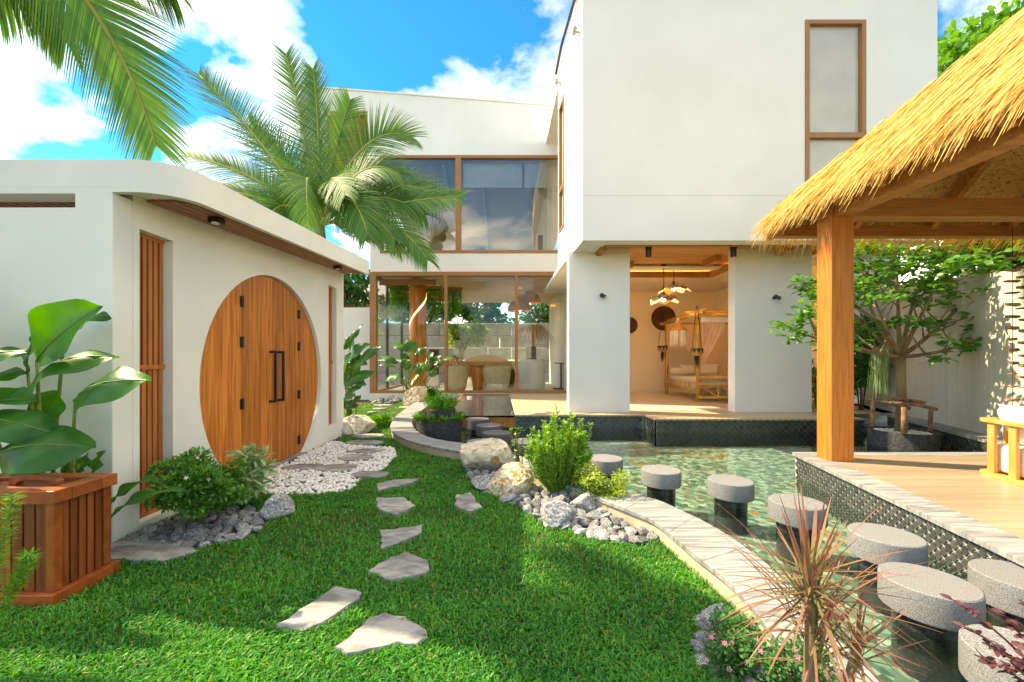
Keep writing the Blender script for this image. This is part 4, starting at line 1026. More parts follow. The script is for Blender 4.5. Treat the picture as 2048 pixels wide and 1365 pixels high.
# ================================================================ bedroom under the box
bed = thing('bamboo_daybed', 'four-poster bamboo daybed with cream mattress and sheer curtains', 'bed', (5.9,11.6,FZ))
def bl(u, v, z):                                    # bed coordinates: u across, v away from the pond
    c, s = math.cos(R(-4.5)), math.sin(R(-4.5)); return (5.03+u*c-v*s, 10.35+u*s*.3+v*c, FZ+z)
BW, BD = 1.95, 2.45
for u, v, h in ((0,0,2.22),(BW,0,2.22),(0,BD,2.22),(BW,BD,2.22)):
    MB().tube([bl(u,v,0),bl(u+.01,v,h*.5),bl(u,v,h)], [.058,.055,.05], 10).build('post', m_bamboo, bed, smooth=True)
for a, b, z, r in (((-.25,-.05),(BW+.2,-.05),2.20,.05),((-.3,.06),(BW+.1,.0),2.27,.045),((0,-.3),(0,BD+.2),2.24,.045),((.07,-.35),(.07,BD+.1),2.31,.04),((BW,-.2),(BW,BD+.2),2.24,.045),((-.2,BD),(BW+.2,BD),2.20,.045),
                   ((0,-.02),(BW,-.02),.62,.055),((0,-.02),(BW,-.02),.46,.05),((0,-.02),(BW,-.02),.12,.045),((0,0),(0,BD),.30,.045),((BW,0),(BW,BD),.30,.045)):
    MB().tube([bl(a[0],a[1],z),bl(b[0],b[1],z+.01)], r, 9).build('pole', m_bamboo, bed, smooth=True)
for u0, u1 in ((0,.5),(.5,1.0),(1.0,1.5),(1.5,1.95)):
    MB().tube([bl(u0+.02,-.02,.43),bl(u1-.02,-.02,.15)], .022, 7).build('brace', m_bamboo, bed); MB().tube([bl(u1,-.02,.14),bl(u1,-.02,.44)], .025, 7).build('brace', m_bamboo, bed)
puff((.06,.04,.36),(BW-.05,BD-.04,.60),.06,'mattress',m_linen,bed,bl)
n = 60; D_ = np.tile(np.array([[0,0,-1.]]),(400,1)); P_ = np.array([bl(-.02,.1+2.3*rng.random(),.50) for _ in range(400)])
V_, F_, r_ = strands(P_, D_+rng.normal(0,.06,(400,3)), rng.uniform(.2,.34,400), rng.uniform(.012,.03,400), np.zeros(400), 2)
o = link('fringe', mesh_np('fringe', V_, F_, r_), m_wicker, bed)
def curtain(pts, zt, zb, gather, nm='curtain'):
    m = MB(); n = 26; rows = 9; vs = []
    a, b, cpt = [Vector(p) for p in pts]            # top edge a-b, gathers to cpt at mid height
    for r_ in range(rows):
        t = r_/(rows-1)
        for i in range(n):
            s = i/(n-1); top = a.lerp(b, s); k = min(1, t/.62)**1.4*gather
            p = top.lerp(cpt, k); z = zt+(zb-zt)*t
            wv = .03*math.sin(s*34)*(1-.3*k); vs.append((p.x, p.y+wv, z))
    m.add(vs, [(r_*n+i, r_*n+i+1, (r_+1)*n+i+1, (r_+1)*n+i) for r_ in range(rows-1) for i in range(n-1)])
    return m.build(nm, m_sheer, bed, smooth=True, recalc=False)
f3 = lambda u, v: Vector(bl(u, v, 0))
curtain((f3(.0,BD), f3(.0,BD-.8), f3(-.03,BD-.04)), FZ+2.18, FZ+.02, .9)
curtain((f3(.1,.12), f3(.8,.12), f3(.02,.06)), FZ+2.18, FZ+.02, .93)
curtain((f3(.9,.10), f3(1.9,.10), f3(1.92,.08)), FZ+2.18, FZ+.6, .8)
curtain((f3(.1,BD-.1), f3(1.9,BD-.1), f3(1.9,BD-.06)), FZ+2.18, FZ+.6, .4)
puff((.05,-.05,2.02),(BW-.05,-.03,2.16),.01,'valance',m_linen,bed,bl,2)
for k, (u, v, z, w, h, rz, mt, lab) in enumerate(((.55,2.1,.78,.26,.15,.25,m_linen,'plain cream cushion lying at the far side of the daybed'), (1.05,1.9,.80,.33,.17,-.05,m_linen,'long cream cushion next to the bolster on the daybed'),
        (1.30,.75,.84,.24,.24,.5,m_wicker,'tan tasselled cushion on the daybed by the front rail'), (1.62,.72,.86,.24,.25,.1,m_linen,'cream cushion with tan edge leaning on the daybed rail'))):
    pillow('cushion', lab, Matrix.Translation(bl(u,v,z)) @ Matrix.Rotation(rz,4,'Z') @ Matrix.Rotation(R(-15),4,'X'), w, h, .09, mt, group='cushions on the daybed')
o = MB().lathe((0,0,0), [(.02,-.22),(.09,-.21),(.105,-.15),(.105,.15),(.09,.21),(.02,.22)], 18, Matrix.Rotation(R(90),3,'Y')).build('bolster', m_linen, None, smooth=True); o.location = bl(.22,2.05,.74); tag(o, 'round cream bolster at the foot of the daybed', 'bolster')

def petal_lamp(px, py, Y, r, lab, ztop, seed):
    c = W(px, py, Y); t = thing('petal_pendant', lab, 'pendant lamp', (c.x,c.y,c.z), 'woven petal pendant lamps'); rr = random.Random(seed)
    MB().tube([(c.x,c.y,c.z+.05),(c.x+.008,c.y,(c.z+ztop)/2),(c.x,c.y,ztop)], .008, 6).build('cord', m_cord, t)
    MB().tube([(c.x,c.y,ztop-.03),(c.x,c.y,ztop+.01)], .06, 14).build('canopy', m_black, t); MB().tube([(c.x,c.y,c.z),(c.x,c.y,c.z+.09)], .03, 10).build('socket', m_black, t)
    MB().lathe((c.x,c.y,c.z-.08), [(.01,-.05),(.04,-.035),(.05,0),(.035,.04),(.01,.06)], 12).build('bulb', m_bulb, t, smooth=True)
    for k in range(7):
        a = 2*math.pi*k/7+seed; lift = rr.uniform(-.05,.05); vs = []; n = 9; fs = []
        for i in range(n):
            s = i/(n-1); rad = .05+s*(r-.05); wd = .17*r/.38*math.sin(math.pi*min(1, .12+.88*s)**.75)*1.15+.01
            zz_ = -(.30+lift)*s*s*r - .14*s*r
            for q in (-1, -.33, .33, 1): vs.append((c.x+math.cos(a)*rad-math.sin(a)*wd*q, c.y+math.sin(a)*rad+math.cos(a)*wd*q, c.z+.02+zz_-.03*q*q))
        fs = [(i*4+j, i*4+j+1, (i+1)*4+j+1, (i+1)*4+j) for i in range(n-1) for j in range(3)]
        MB().add(vs, fs).build('petal', m_wicker2 if k % 2 else m_linen, t, smooth=True, recalc=False)
petal_lamp(1327,592,9.7,.40,'lower woven petal pendant hanging on a long cord',3.585,.2)
petal_lamp(1347,571,10.1,.40,'upper woven petal pendant hanging nearer the cove beam',3.585,.6)
def hang_pot(px, py, Y, lab):
    c = W(px, py, Y); t = thing('hanging_pot', lab, 'hanging pot', (c.x,c.y,c.z), 'tasselled pots hung on the daybed')
    MB().lathe((c.x,c.y,c.z), [(.03,-.16),(.12,-.13),(.14,-.06),(.135,.0),(.13,.0)], 18).build('bowl', m_wicker2, t, smooth=True)
    m = MB()
    for k in range(9):
        a0, a1 = 2*math.pi*k/9, 2*math.pi*(k+1)/9; am = (a0+a1)/2
        m.add([(c.x+.145*math.cos(a0),c.y+.145*math.sin(a0),c.z+.02),(c.x+.145*math.cos(a1),c.y+.145*math.sin(a1),c.z+.02),(c.x+.15*math.cos(am),c.y+.15*math.sin(am),c.z-.10)], [(0,1,2)])
    m.lathe((c.x,c.y,c.z), [(.142,.0),(.142,.03),(.12,.03)], 18); m.build('band', m_black, t)
    for s in (-1, 1): MB().tube([(c.x+s*.12,c.y,c.z+.02),(c.x+s*.02,c.y,c.z+1.0),(c.x,c.y,c.z+1.1)], .008, 5).build('cord', m_cord, t)
    V, F, r_ = strands(np.tile(np.array([[c.x,c.y,c.z-.13]]),(60,1))+rng.normal(0,.03,(60,3))*[1,1,.2], np.tile(np.array([[0,0,-1.]]),(60,1))+rng.normal(0,.05,(60,3)), rng.uniform(.18,.34,60), np.full(60,.014), np.zeros(60), 2)
    link('tassel', mesh_np('tassel', V, F, r_), m_black, t)
hang_pot(1394,700,10.1,'black banded pot with tassels at the front bed post'); hang_pot(1325,694,12.4,'black banded pot with tassels at the back bed post')
c = W(1356,650,11.4); t = thing('macrame_lamp', 'cream macrame lampshade with long fringe under the bed canopy', 'lamp', c)
MB().lathe(c, [(.05,.06),(.20,-.12),(.22,-.16),(.2,-.16),(.04,.05)], 20).build('shade', m_wicker2, t, smooth=True)
V, F, r_ = strands(np.array([[c.x+.20*math.cos(a),c.y+.20*math.sin(a),c.z-.15] for a in np.linspace(0,6.28,110)]), np.tile(np.array([[0,0,-1.]]),(110,1))+rng.normal(0,.02,(110,3)), rng.uniform(.42,.5,110), np.full(110,.016), np.zeros(110), 2)
link('fringe', mesh_np('fringe', V, F, r_), m_cushion, t)
for s in (-.1, .1): MB().tube([(c.x+s,c.y,c.z-.1),(c.x,c.y,c.z+.2),(c.x,c.y,2.5)], .012, 6).build('rope', m_cushion, t)
for px, py, r, lab in ((1327,637,.41,'large dark carved wooden disc on the bedroom wall'), (1259,651,.27,'smaller dark carved wooden disc partly behind the pillar')):
    c = W(px, py, 13.78); t = thing('wall_disc', lab, 'wall decor', c, 'dark discs on the bedroom wall')
    MB().lathe(c, [(r*.02,.03),(r*.3,.03),(r*.34,.045),(r*.7,.045),(r*.9,.05),(r,.03),(r,0),(.02,0)], 40, Matrix.Rotation(R(90),3,'X')).build('disc', m_disc, t, smooth=True)
    MB().lathe(c+Vector((0,-.045,0)), [(r*.1,.0),(r*.1,.012),(.01,.02)], 20, Matrix.Rotation(R(90),3,'X')).build('boss', m_disc, t, smooth=True)
t = thing('air_conditioner', 'grey air conditioner grille high on the bedroom side wall', 'air conditioner', W(1455,572,10.6)); c = W(1458,572,12.2)
MB().box((7.10,11.6,c.z-.3),(7.28,12.6,c.z+.2)).build('body', m_roofgrey, t, bevel=.02); MB().box((7.085,11.65,c.z-.22),(7.10,12.55,c.z-.12)).build('vent', m_black, t)

# ================================================================ glass wing contents
def wing(px, Y): return (px-1000)*Y/815
t = thing('timber_column', 'round timber column with pale spiral groove inside the glass wing', 'column', (wing(836,14.3),14.3,FZ))
cx, cyy = wing(836,14.3), 14.3
MB().lathe((cx,cyy,0), [(.29,FZ),(.29,lz1-.1)], 28).build('shaft', m_teak, t, smooth=True)
m = MB(); vs = []; n = 90
for i in range(n):
    s = i/(n-1); a = -math.pi*.9+ s*2*math.pi*1.65; z = FZ+.05+s*(lz1-.25-FZ)
    for dz in (-.05, .05): vs.append((cx+.296*math.cos(a), cyy+.296*math.sin(a), z+dz))
m.add(vs, [(2*i,2*i+2,2*i+3,2*i+1) for i in range(n-1)]).build('spiral', emit('spiral_glow', (1,.78,.45,1), .9), t, smooth=True, recalc=False)  # pale groove strip given a weak warm emission of its own
def tub_chair(px, Y, w, h, lab):
    x = wing(px, Y); t = thing('wicker_chair', lab, 'chair', (x,Y,FZ), 'wicker tub chairs in the glass wing')
    MB().lathe((x,Y,FZ), [(w*.70,0),(w*.86,h*.25),(w*.98,h*.6),(w,h*.88),(w*.95,h),(w*.86,h),(w*.84,h*.55),(w*.1,h*.5)], 30).build('shell', m_wicker, t, smooth=True)
    MB().lathe((x,Y,FZ+h*.5), [(w*.80,0),(w*.82,.05),(w*.78,.10),(w*.05,.11)], 24).build('cushion', m_linen, t, smooth=True)
tub_chair(913,14.25,.42,.86,'pale wicker tub chair in the glass wing beside the mullion'); tub_chair(993,14.25,.50,.86,'wide wicker tub chair in the glass wing beside the counter')
x = wing(955,14.3); t = thing('stump_table', 'carved tree stump side table between the wicker chairs', 'table', (x,14.3,FZ))
MB().lathe((x,14.3,FZ), [(.17,0),(.19,.3),(.25,.78),(.24,.86),(.02,.87)], 14).build('stump', m_teak, t, smooth=True); MB().lathe((x,14.3,FZ+.875), [(.30,0),(.31,.03),(.02,.04)], 18).build('top', m_teak, t)
x = wing(972,15.8); t = thing('wicker_sofa', 'brown curved wicker sofa behind the tub chairs', 'sofa', (x,15.8,FZ))
m = MB(); vs = []; n = 22
for i in range(n):
    a = math.pi*(i/(n-1)); hh = .75+.55*math.sin(a)
    for rr_, z in ((1.02,0),(1.1,hh*.6),(1.02,hh),(.92,hh),(.9,.4)): vs.append((x+rr_*1.05*math.cos(a), 15.8+rr_*.75*math.sin(a), FZ+z))
m.add(vs, [(i*5+j, i*5+j+1, (i+1)*5+j+1, (i+1)*5+j) for i in range(n-1) for j in range(4)]).build('back', m_wicker2, t, smooth=True)
MB().lathe((x,15.9,FZ), [(.85,0),(.9,.3),(.86,.42),(.05,.44)], 24).build('seat', m_linen, t, smooth=True)
x = wing(1064,15.0); t = thing('counter', 'round cream coffee counter behind the glass', 'counter', (x,15,FZ))
MB().lathe((x,15,FZ), [(.47,0),(.48,.03),(.48,1.06),(.47,1.08),(.02,1.08)], 40).build('drum', m_counter, t, smooth='auto'); MB().lathe((x,15,FZ), [(.49,1.082),(.49,1.10),(.02,1.10)], 40).build('top', m_counter, t)
t = thing('coffee_machine', 'dark coffee machine standing on the round counter', 'coffee machine', (x,14.9,FZ+1.1))
MB().box((x-.2,14.8,FZ+1.1),(x+.16,15.2,FZ+1.14)).build('tray', m_black, t); MB().box((x-.02,14.85,FZ+1.14),(x+.14,15.2,FZ+1.58)).build('body', m_disc, t, bevel=.015); MB().box((x-.2,14.95,FZ+1.14),(x-.03,15.2,FZ+1.56)).build('tank', m_roofgrey, t, bevel=.01); MB().tube([(x+.06,14.84,FZ+1.36),(x+.06,14.76,FZ+1.34)], .03, 10).build('spout', m_black, t)
for px, py, Y, r, lab in ((1040,610,15.6,.46,'wide rattan pendant lamp lower over the counter'), (1060,595,16.4,.42,'bell-shaped rattan pendant lamp over the counter')):
    c = W(px, py, Y); t = thing('rattan_pendant', lab, 'pendant lamp', c, 'rattan pendants in the glass wing')
    MB().lathe(c, [(r,-.25),(r*1.02,-.1),(r*.8,.08),(r*.4,.17),(r*.3,.3),(r*.12,.4),(r*.1,.4),(r*.3,.12),(r*.75,.02),(r*.95,-.12),(r*.96,-.25)], 26).build('shade', m_wicker2, t, smooth=True)
    MB().lathe(c+Vector((0,0,-.22)), [(.01,-.05),(.05,0),(.01,.06)], 10).build('bulb', m_bulb2, t); MB().tube([(c.x,c.y,c.z+.38),(c.x,c.y,lz1-.1)], .012, 6).build('cord', m_cord, t)
for px, py, Y, lab in ((865,462,14.2,'rattan drop pendant beside the upper column'), (879,470,14.5,'lowest rattan drop pendant in the upper window cluster'), (884,452,14.9,'rattan drop pendant next to the upper mullion'), (872,488,13.9,'rattan teardrop pendant nearest the upper sill')):
    c = W(px, py, Y); t = thing('rattan_pendant', lab, 'pendant lamp', c, 'rattan drop pendants upstairs')
    MB().lathe(c, [(.05,-.27),(.2,-.22),(.25,-.08),(.18,.1),(.06,.3),(.04,.34)], 18).build('shade', m_wicker2, t, smooth=True); MB().tube([(c.x,c.y,c.z+.33),(c.x,c.y,up_t-.3)], .01, 5).build('cord', m_cord, t)
t = thing('office_chair', 'black office chair behind the upper glass next to the box', 'chair', W(1088,500,15)); c = W(1090,497,15)
MB().tube([(c.x,15,up_f),(c.x,15,up_f+.45)], .03, 8).build('stem', m_black, t); puff((c.x-.25,14.75,up_f+.45),(c.x+.25,15.25,up_f+.53),.03,'seat',m_black,t,seg=2); puff((c.x-.24,15.2,up_f+.6),(c.x+.24,15.28,up_f+1.25),.04,'back',m_black,t,seg=2)
t = thing('high_stool', 'dark metal pedestal stool at the inner end of the glass wing', 'stool', (wing(1122,15),15,FZ)); x = wing(1122,14.6)
MB().tube([(x,14.6,FZ+.05),(x,14.6,FZ+.95)], .03, 8).build('stem', m_black, t); MB().lathe((x,14.6,FZ+.95), [(.24,0),(.24,.03),(.02,.03)], 20).build('seat', m_disc, t); MB().bar((x-.3,14.6,FZ+.05),(x+.3,14.6,FZ+.05),.05,.05).build('foot', m_black, t); MB().bar((x,14.3,FZ+.052),(x,14.9,FZ+.052),.05,.05).build('foot', m_black, t)
t = thing('speaker_box', 'dark box standing behind the timber column', 'box', (wing(865,16),16,FZ)); x = wing(867,16); MB().box((x-.17,16,FZ+.5),(x+.17,16.3,FZ+1.5)).build('cabinet', m_disc, t, bevel=.01); MB().box((x-.2,15.95,FZ),(x+.2,16.35,FZ+.5)).build('plinth', m_counter, t, bevel=.01)
# ================================================================ foliage helpers
def unit(A): return A/(np.linalg.norm(A, axis=1)[:, None]+1e-9)
def leaves6(P, D, L, Wd, curl=.25, roll=None, obov=False):
    n = len(P); D = unit(D); ref = np.tile(np.array([[0,0,1.]]), (n, 1)); ref[np.abs(D[:, 2]) > .95] = [1,0,0]
    S_ = unit(np.cross(D, ref)); U = np.cross(S_, D)
    th = (rng.normal(0, .6, n) if roll is None else roll)[:, None]
    S2 = S_*np.cos(th) + U*np.sin(th); U2 = np.cross(S2, D)
    L = L[:, None]; Wd = Wd[:, None]
    a, b, wa, wb = (.42,.80,.62,1.0) if obov else (.30,.68,.95,.85)
    V = np.stack([P, P+D*L*a-S2*Wd*wa/2+U2*L*.03, P+D*L*a+S2*Wd*wa/2+U2*L*.03, P+D*L*b-S2*Wd*wb/2-U2*L*curl*.35, P+D*L*b+S2*Wd*wb/2-U2*L*curl*.35, P+D*L-U2*L*curl], 1)
    F = np.array([[0,2,1],[1,2,4],[1,4,3],[3,4,5]])
    F = (F[None] + (np.arange(n)*6)[:, None, None]).reshape(-1, 3)
    return V.reshape(-1, 3), F
def leaf_obj(name, P, D, L, Wd, mat, parent=None, curl=.25, obov=False, roll=None, smooth=False):
    V, F = leaves6(np.asarray(P, float), np.asarray(D, float), np.asarray(L, float), np.asarray(Wd, float), curl, roll, obov)
    return link(name, mesh_np(name, V, F, np.repeat(np.clip(rng.normal(.5, .25, len(P)), 0, 1), 4), smooth), mat, parent)
def cloud_pts(blobs, n, shell=.5):
    """points and outward directions in a set of ellipsoids (c, (rx, ry, rz))"""
    vol = np.array([b[1][0]*b[1][1]*b[1][2] for b in blobs])**.67; cnt = np.maximum(1, (n*vol/vol.sum()).astype(int)); P = []; D = []
    for (c, r), k in zip(blobs, cnt):
        d = unit(rng.normal(0, 1, (k, 3))); rad = (shell + (1-shell)*rng.random(k))[:, None]
        P.append(np.array(c) + d*rad*np.array(r)); D.append(d)
    return np.concatenate(P), np.concatenate(D)
def clumps(c, r, k, s, seed):
    q = np.random.default_rng(seed); out = []
    for _ in range(k):
        d = q.normal(0, 1, 3); d /= np.linalg.norm(d); rad = q.uniform(.35, .95)
        out.append((tuple(np.array(c)+d*rad*np.array(r)), tuple(q.uniform(.6,1.2)*s*np.array([1,1,.8]))))
    return out

# ---------------------------------------------------------------- grass
lawn_poly = [(-5.4,1.0),(.96,1.0),(.98,1.25),(1.10,1.6),(1.18,1.95)] + [tuple(p) for p in KO[::-1] if p.y > 2.0] + [(-4.2,13.1),(-4.2,7.1),(GX+.005,7.08),(GX+.005,2.85),(-5.4,2.85)]
def grow(n, ylo, yhi, h0, h1, w0, w1):
    a = 1/ylo; b = 1/yhi; u = rng.random(n); y = 1/(a+(b-a)*u); x = rng.uniform(-3.9, 1.3, n); far_ = rng.random(n) < .12; x[far_] = rng.uniform(-5.4, -3.5, far_.sum())
    P = np.stack([x, y], 1); keep = inside(P, lawn_poly)
    for st in stones: keep &= ~(inside(P, [((px-sum(q[0] for q in st)/len(st))*.99+sum(q[0] for q in st)/len(st), (py-sum(q[1] for q in st)/len(st))*.99+sum(q[1] for q in st)/len(st)) for px, py in st]))
    for bd in (peb_poly, bedA): keep &= ~inside(P, bd) | (rng.random(n) < .012)
    keep &= ~inside(P, bedB) | (rng.random(n) < .03)
    keep &= ~((P[:, 0] > -3.06) & (P[:, 0] < -2.32) & (P[:, 1] > 2.12) & (P[:, 1] < 2.51))
    P = P[keep]; n = len(P)
    pat = .5+.5*np.sin(P[:, 0]*5.1+1.3*np.sin(P[:, 1]*4.3))*np.sin(P[:, 1]*6.1+P[:, 0]*2.2)
    h = rng.uniform(h0, h1, n)*(.8+.35*pat); az = rng.random(n)*6.283; lean = rng.uniform(.25, 1.15, n)
    d = np.stack([np.cos(az), np.sin(az)], 1); s = np.stack([-d[:, 1], d[:, 0]], 1); w = rng.uniform(w0, w1, n)
    V = np.zeros((n, 5, 3)); 
    V[:, 0, :2] = P - s*(w*.35)[:, None]; V[:, 1, :2] = P + s*(w*.35)[:, None]
    m = P + d*(h*lean*.35)[:, None]; V[:, 2, :2] = m - s*(w*.5)[:, None]; V[:, 3, :2] = m + s*(w*.5)[:, None]
    V[:, 2, 2] = V[:, 3, 2] = h*.62; V[:, 4, :2] = P + d*(h*lean)[:, None]; V[:, 4, 2] = h*(1.02-.38*lean)
    V[:, :2, 2] = -.004
    F = (np.array([[0,1,3],[0,3,2],[2,3,4]])[None] + (np.arange(n)*5)[:, None, None]).reshape(-1, 3)
    c = np.clip(rng.normal(.40+.26*(pat-.5), .20, n), 0, .86); c[rng.random(n) < .05] = rng.uniform(.9, 1, 1)
    return V.reshape(-1, 3), F, np.repeat(c, 3)
parts_g = [grow(235000, 1.0, 4.2, .022, .052, .0048, .0100), grow(95000, 3.6, 13.2, .022, .046, .009, .017)]
V = np.concatenate([p[0] for p in parts_g]); F = np.concatenate([parts_g[0][1], parts_g[1][1]+len(parts_g[0][0])]); rr_ = np.concatenate([p[2] for p in parts_g])
o = link('grass', mesh_np('grass', V, F, rr_), m_grass); tag(o, 'dense bright green carpet grass lawn', 'grass', kind='stuff')

# ---------------------------------------------------------------- big leaves
def big_leaf(base, tip, width, n, bend=.12, cup=.18, nm='leaf', mat=None, parent=None, wav=.02, seg=14, fat=.85):
    base, tip, n = Vector(base), Vector(tip), Vector(n).normalized(); a = tip-base; L = a.length; a.normalize()
    s = a.cross(n).normalized(); n = s.cross(a).normalized(); vs = []; ph = random.random()*6
    cols = (-1,-.66,-.33,0,.33,.66,1)
    for i in range(seg+1):
        t = i/seg; w = width/2*max(0, math.sin(math.pi*min(1, t**fat)))**.62 if 0 < i < seg else .002
        c = base + a*(L*t) + n*(bend*L*4*t*(1-t))
        for q in cols:
            e = abs(q); vs.append(c + s*(w*q) + n*(cup*w*e**1.5 + wav*e*math.sin(t*11+ph+q)))
    k = len(cols)
    fs = [(i*k+j, i*k+j+1, (i+1)*k+j+1, (i+1)*k+j) for i in range(seg) for j in range(k-1)]
    o = MB().add(vs, fs).build(nm, mat or m_leafbig, parent, smooth=True, recalc=False)
    return o
def rib(base, tip, n, bend, parent, r=.005):
    base, tip, n = Vector(base), Vector(tip), Vector(n).normalized(); a = tip-base; L = a.length; a.normalize(); s = a.cross(n).normalized(); n = s.cross(a)
    MB().tube([base + a*(L*t) + n*(bend*L*4*t*(1-t)+.002) for t in (0,.2,.4,.6,.8,.97)], [r,r,r*.8,r*.6,r*.4,r*.2], 5).build('midrib', m_stem, parent, smooth=True)
CPO = -.13
def leaf_px(b, t, w, Y0, Y1, n, parent, bend=.1, cup=.2, stem=None, mat=None, sr=.011):
    Y0 += CPO; Y1 += CPO; B, T = W(b[0], b[1], Y0), W(t[0], t[1], Y1)
    o = big_leaf(B, T, w*1.28*Y0/815, n, bend, cup, 'leaf', mat, parent, fat=random.uniform(.75,.95)); rib(B, T, n, bend, o)
    if stem is not None:
        q = Vector(stem); MB().tube(bez(q, q.lerp(B, .5)+Vector((0,0,.10)), B, 8), [sr*1.3,sr*1.2,sr*1.1,sr,sr,sr*.9,sr*.8,sr*.6], 7).build('stem', m_stem, parent, smooth=True)
cp = thing('calathea_plant', 'large glossy banana-like plant with broad paddle leaves behind the wooden bin', 'plant', (-2.95,2.66,0))
q0 = (-2.96,2.66,0); q1 = (-3.08,2.70,0); q2 = (-2.86,2.70,0)
leaf_px((73,722),(203,612),92,2.60,2.52,(.25,-.75,.35),cp,.05,.35,q0)
leaf_px((60,778),(241,716),62,2.62,2.58,(.1,-.55,.8),cp,.16,-.35,q0)
leaf_px((150,806),(300,762),72,2.58,2.46,(.05,-.75,.65),cp,.14,-.25,q2)
leaf_px((2,905),(192,897),84,2.46,2.50,(.05,-.75,.65),cp,.13,-.35,q0)
leaf_px((-70,735),(58,706),60,2.60,2.60,(-.1,-.6,.8),cp,.12,-.35,q1)
leaf_px((55,745),(76,660),34,2.74,2.78,(-.5,-.7,.1),cp,.05,.1,q0)
leaf_px((-45,822),(72,800),52,2.62,2.60,(.0,-.6,.8),cp,.10,.3,q1)
leaf_px((-35,838),(120,872),60,2.56,2.52,(.05,-.72,.6),cp,.12,-.4,q1)
leaf_px((76,845),(118,782),52,2.74,2.76,(.2,-.9,.1),cp,.05,.1,q0)
leaf_px((-50,768),(56,748),38,2.72,2.70,(.0,-.5,.9),cp,.10,-.2,q1)
leaf_px((130,650),(220,633),34,2.80,2.82,(.0,-.7,.7),cp,.08,-.2,q0)
leaf_px((226,1030),(372,980),20,2.72,2.70,(-.1,-.5,.9),cp,.10,.3,(-2.70,2.74,0)); leaf_px((222,1004),(314,955),20,2.74,2.76,(-.2,-.6,.8),cp,.08,.3,(-2.70,2.74,0))
leaf_px((160,945),(178,905),16,2.78,2.78,(0,-1,0),cp,.03,.1,(-2.80,2.66,0)); leaf_px((184,948),(206,902),16,2.80,2.80,(0,-1,0),cp,.03,.1,(-2.76,2.68,0)); leaf_px((128,948),(142,912),26,2.78,2.78,(0,-1,0),cp,.03,.1,(-2.84,2.66,0))
leaf_px((20,940),(85,955),40,2.62,2.60,(.2,-.7,.6),cp,.1,-.3,q0)
for xx, yy in ((-2.9,2.68),(-3.0,2.64),(-3.06,2.72),(-2.83,2.72),(-3.15,2.66)):
    MB().tube([(xx,yy,0),(xx+.01,yy,.35),(xx+random.uniform(-.05,.05),yy,.8)], [.018,.016,.011], 7).build('stem', m_stem, cp, smooth=True)

cq = thing('calathea_plant', 'second clump of broad paddle leaves out of view along the front wall, shading the lawn', 'plant', (-3.55,2.36,0)); CPO = 0  # unseen clump, added outside the frame to shade the near lawn corner
for b_, t_, w_, Y_ in (((-190,760),(-300,640),80,2.36),((-200,740),(-130,560),84,2.36),((-220,700),(-250,520),84,2.34),((-180,720),(-60,600),80,2.36),((-240,780),(-380,700),80,2.34),((-210,680),(-190,470),80,2.38),((-190,820),(-90,760),70,2.34),((-230,720),(-330,560),84,2.38)):
    leaf_px(b_, t_, w_, Y_, Y_+random.uniform(-.15,.1), (random.uniform(-.5,.3),-.6,.5), cq, .1, random.choice((-.3,.3)), (-3.55+random.uniform(-.08,.08),2.36+random.uniform(-.05,.05),0))
CPO = 0
def leafy_plant(name, label, base, specs, group=None, mat=None, sr=.008):
    t = thing(name, label, 'plant', (base[0], base[1], 0), group)
    for (bx_, by_, tx, ty, w, Y) in specs:
        n = (random.uniform(-.3,.3), -.55, random.uniform(.5,.95))
        leaf_px((bx_,by_), (tx,ty), w, Y, Y+random.uniform(-.12,.12), n, t, .12, random.choice((-.3,.25)), (base[0]+random.uniform(-.12,.12), base[1]+random.uniform(-.05,.08), 0), mat, sr)
    return t
m_leafB = M_('glossy_leaf', (.018,.105,.022,1), (.06,.22,.035,1), scale=2.2, rough=.35, trans=.34, spec=.45)
leafy_plant('broad_leaf_plant', 'bushy broad-leaved plant against the white wall past the gate', (-3.10,8.55), [
    (698,690,726,650,14,8.5),(700,725,742,690,30,8.5),(706,740,764,692,22,8.4),(694,735,735,728,26,8.6),(690,770,752,742,20,8.4),(688,700,700,672,16,8.7),(690,745,716,702,24,8.7),
    (705,760,733,772,18,8.4),(690,790,724,770,22,8.5),(688,770,700,748,24,8.6),(690,800,712,792,16,8.3),(700,815,722,790,14,8.3),(686,815,700,785,20,8.5),(700,700,712,668,18,8.7),(690,760,722,715,26,8.6),(690,815,718,812,14,8.3),(705,735,730,710,22,8.6)], mat=m_leafB)
leafy_plant('broad_leaf_plant', 'open long-stemmed broad-leaved plant in front of the timber column', (-2.75,12.3), [
    (812,700,782,688,17,12.2),(826,706,815,680,24,12.1),(830,712,852,694,14,12.2),(820,718,800,708,12,12.3),(796,728,758,712,12,12.2),(815,730,800,718,12,12.3),(792,735,756,730,10,12.2),(820,738,806,728,18,12.3),
    (828,745,850,725,16,12.2),(855,720,868,706,16,12.1),(860,735,884,712,14,12.1),(872,735,878,722,12,12.2),(880,730,912,714,10,12.0),(800,750,768,762,18,12.2),(812,755,804,764,12,12.2),(862,742,868,755,14,12.2),(842,730,860,740,14,12.3),(835,735,842,752,12,12.3)], mat=m_leafB, sr=.012)

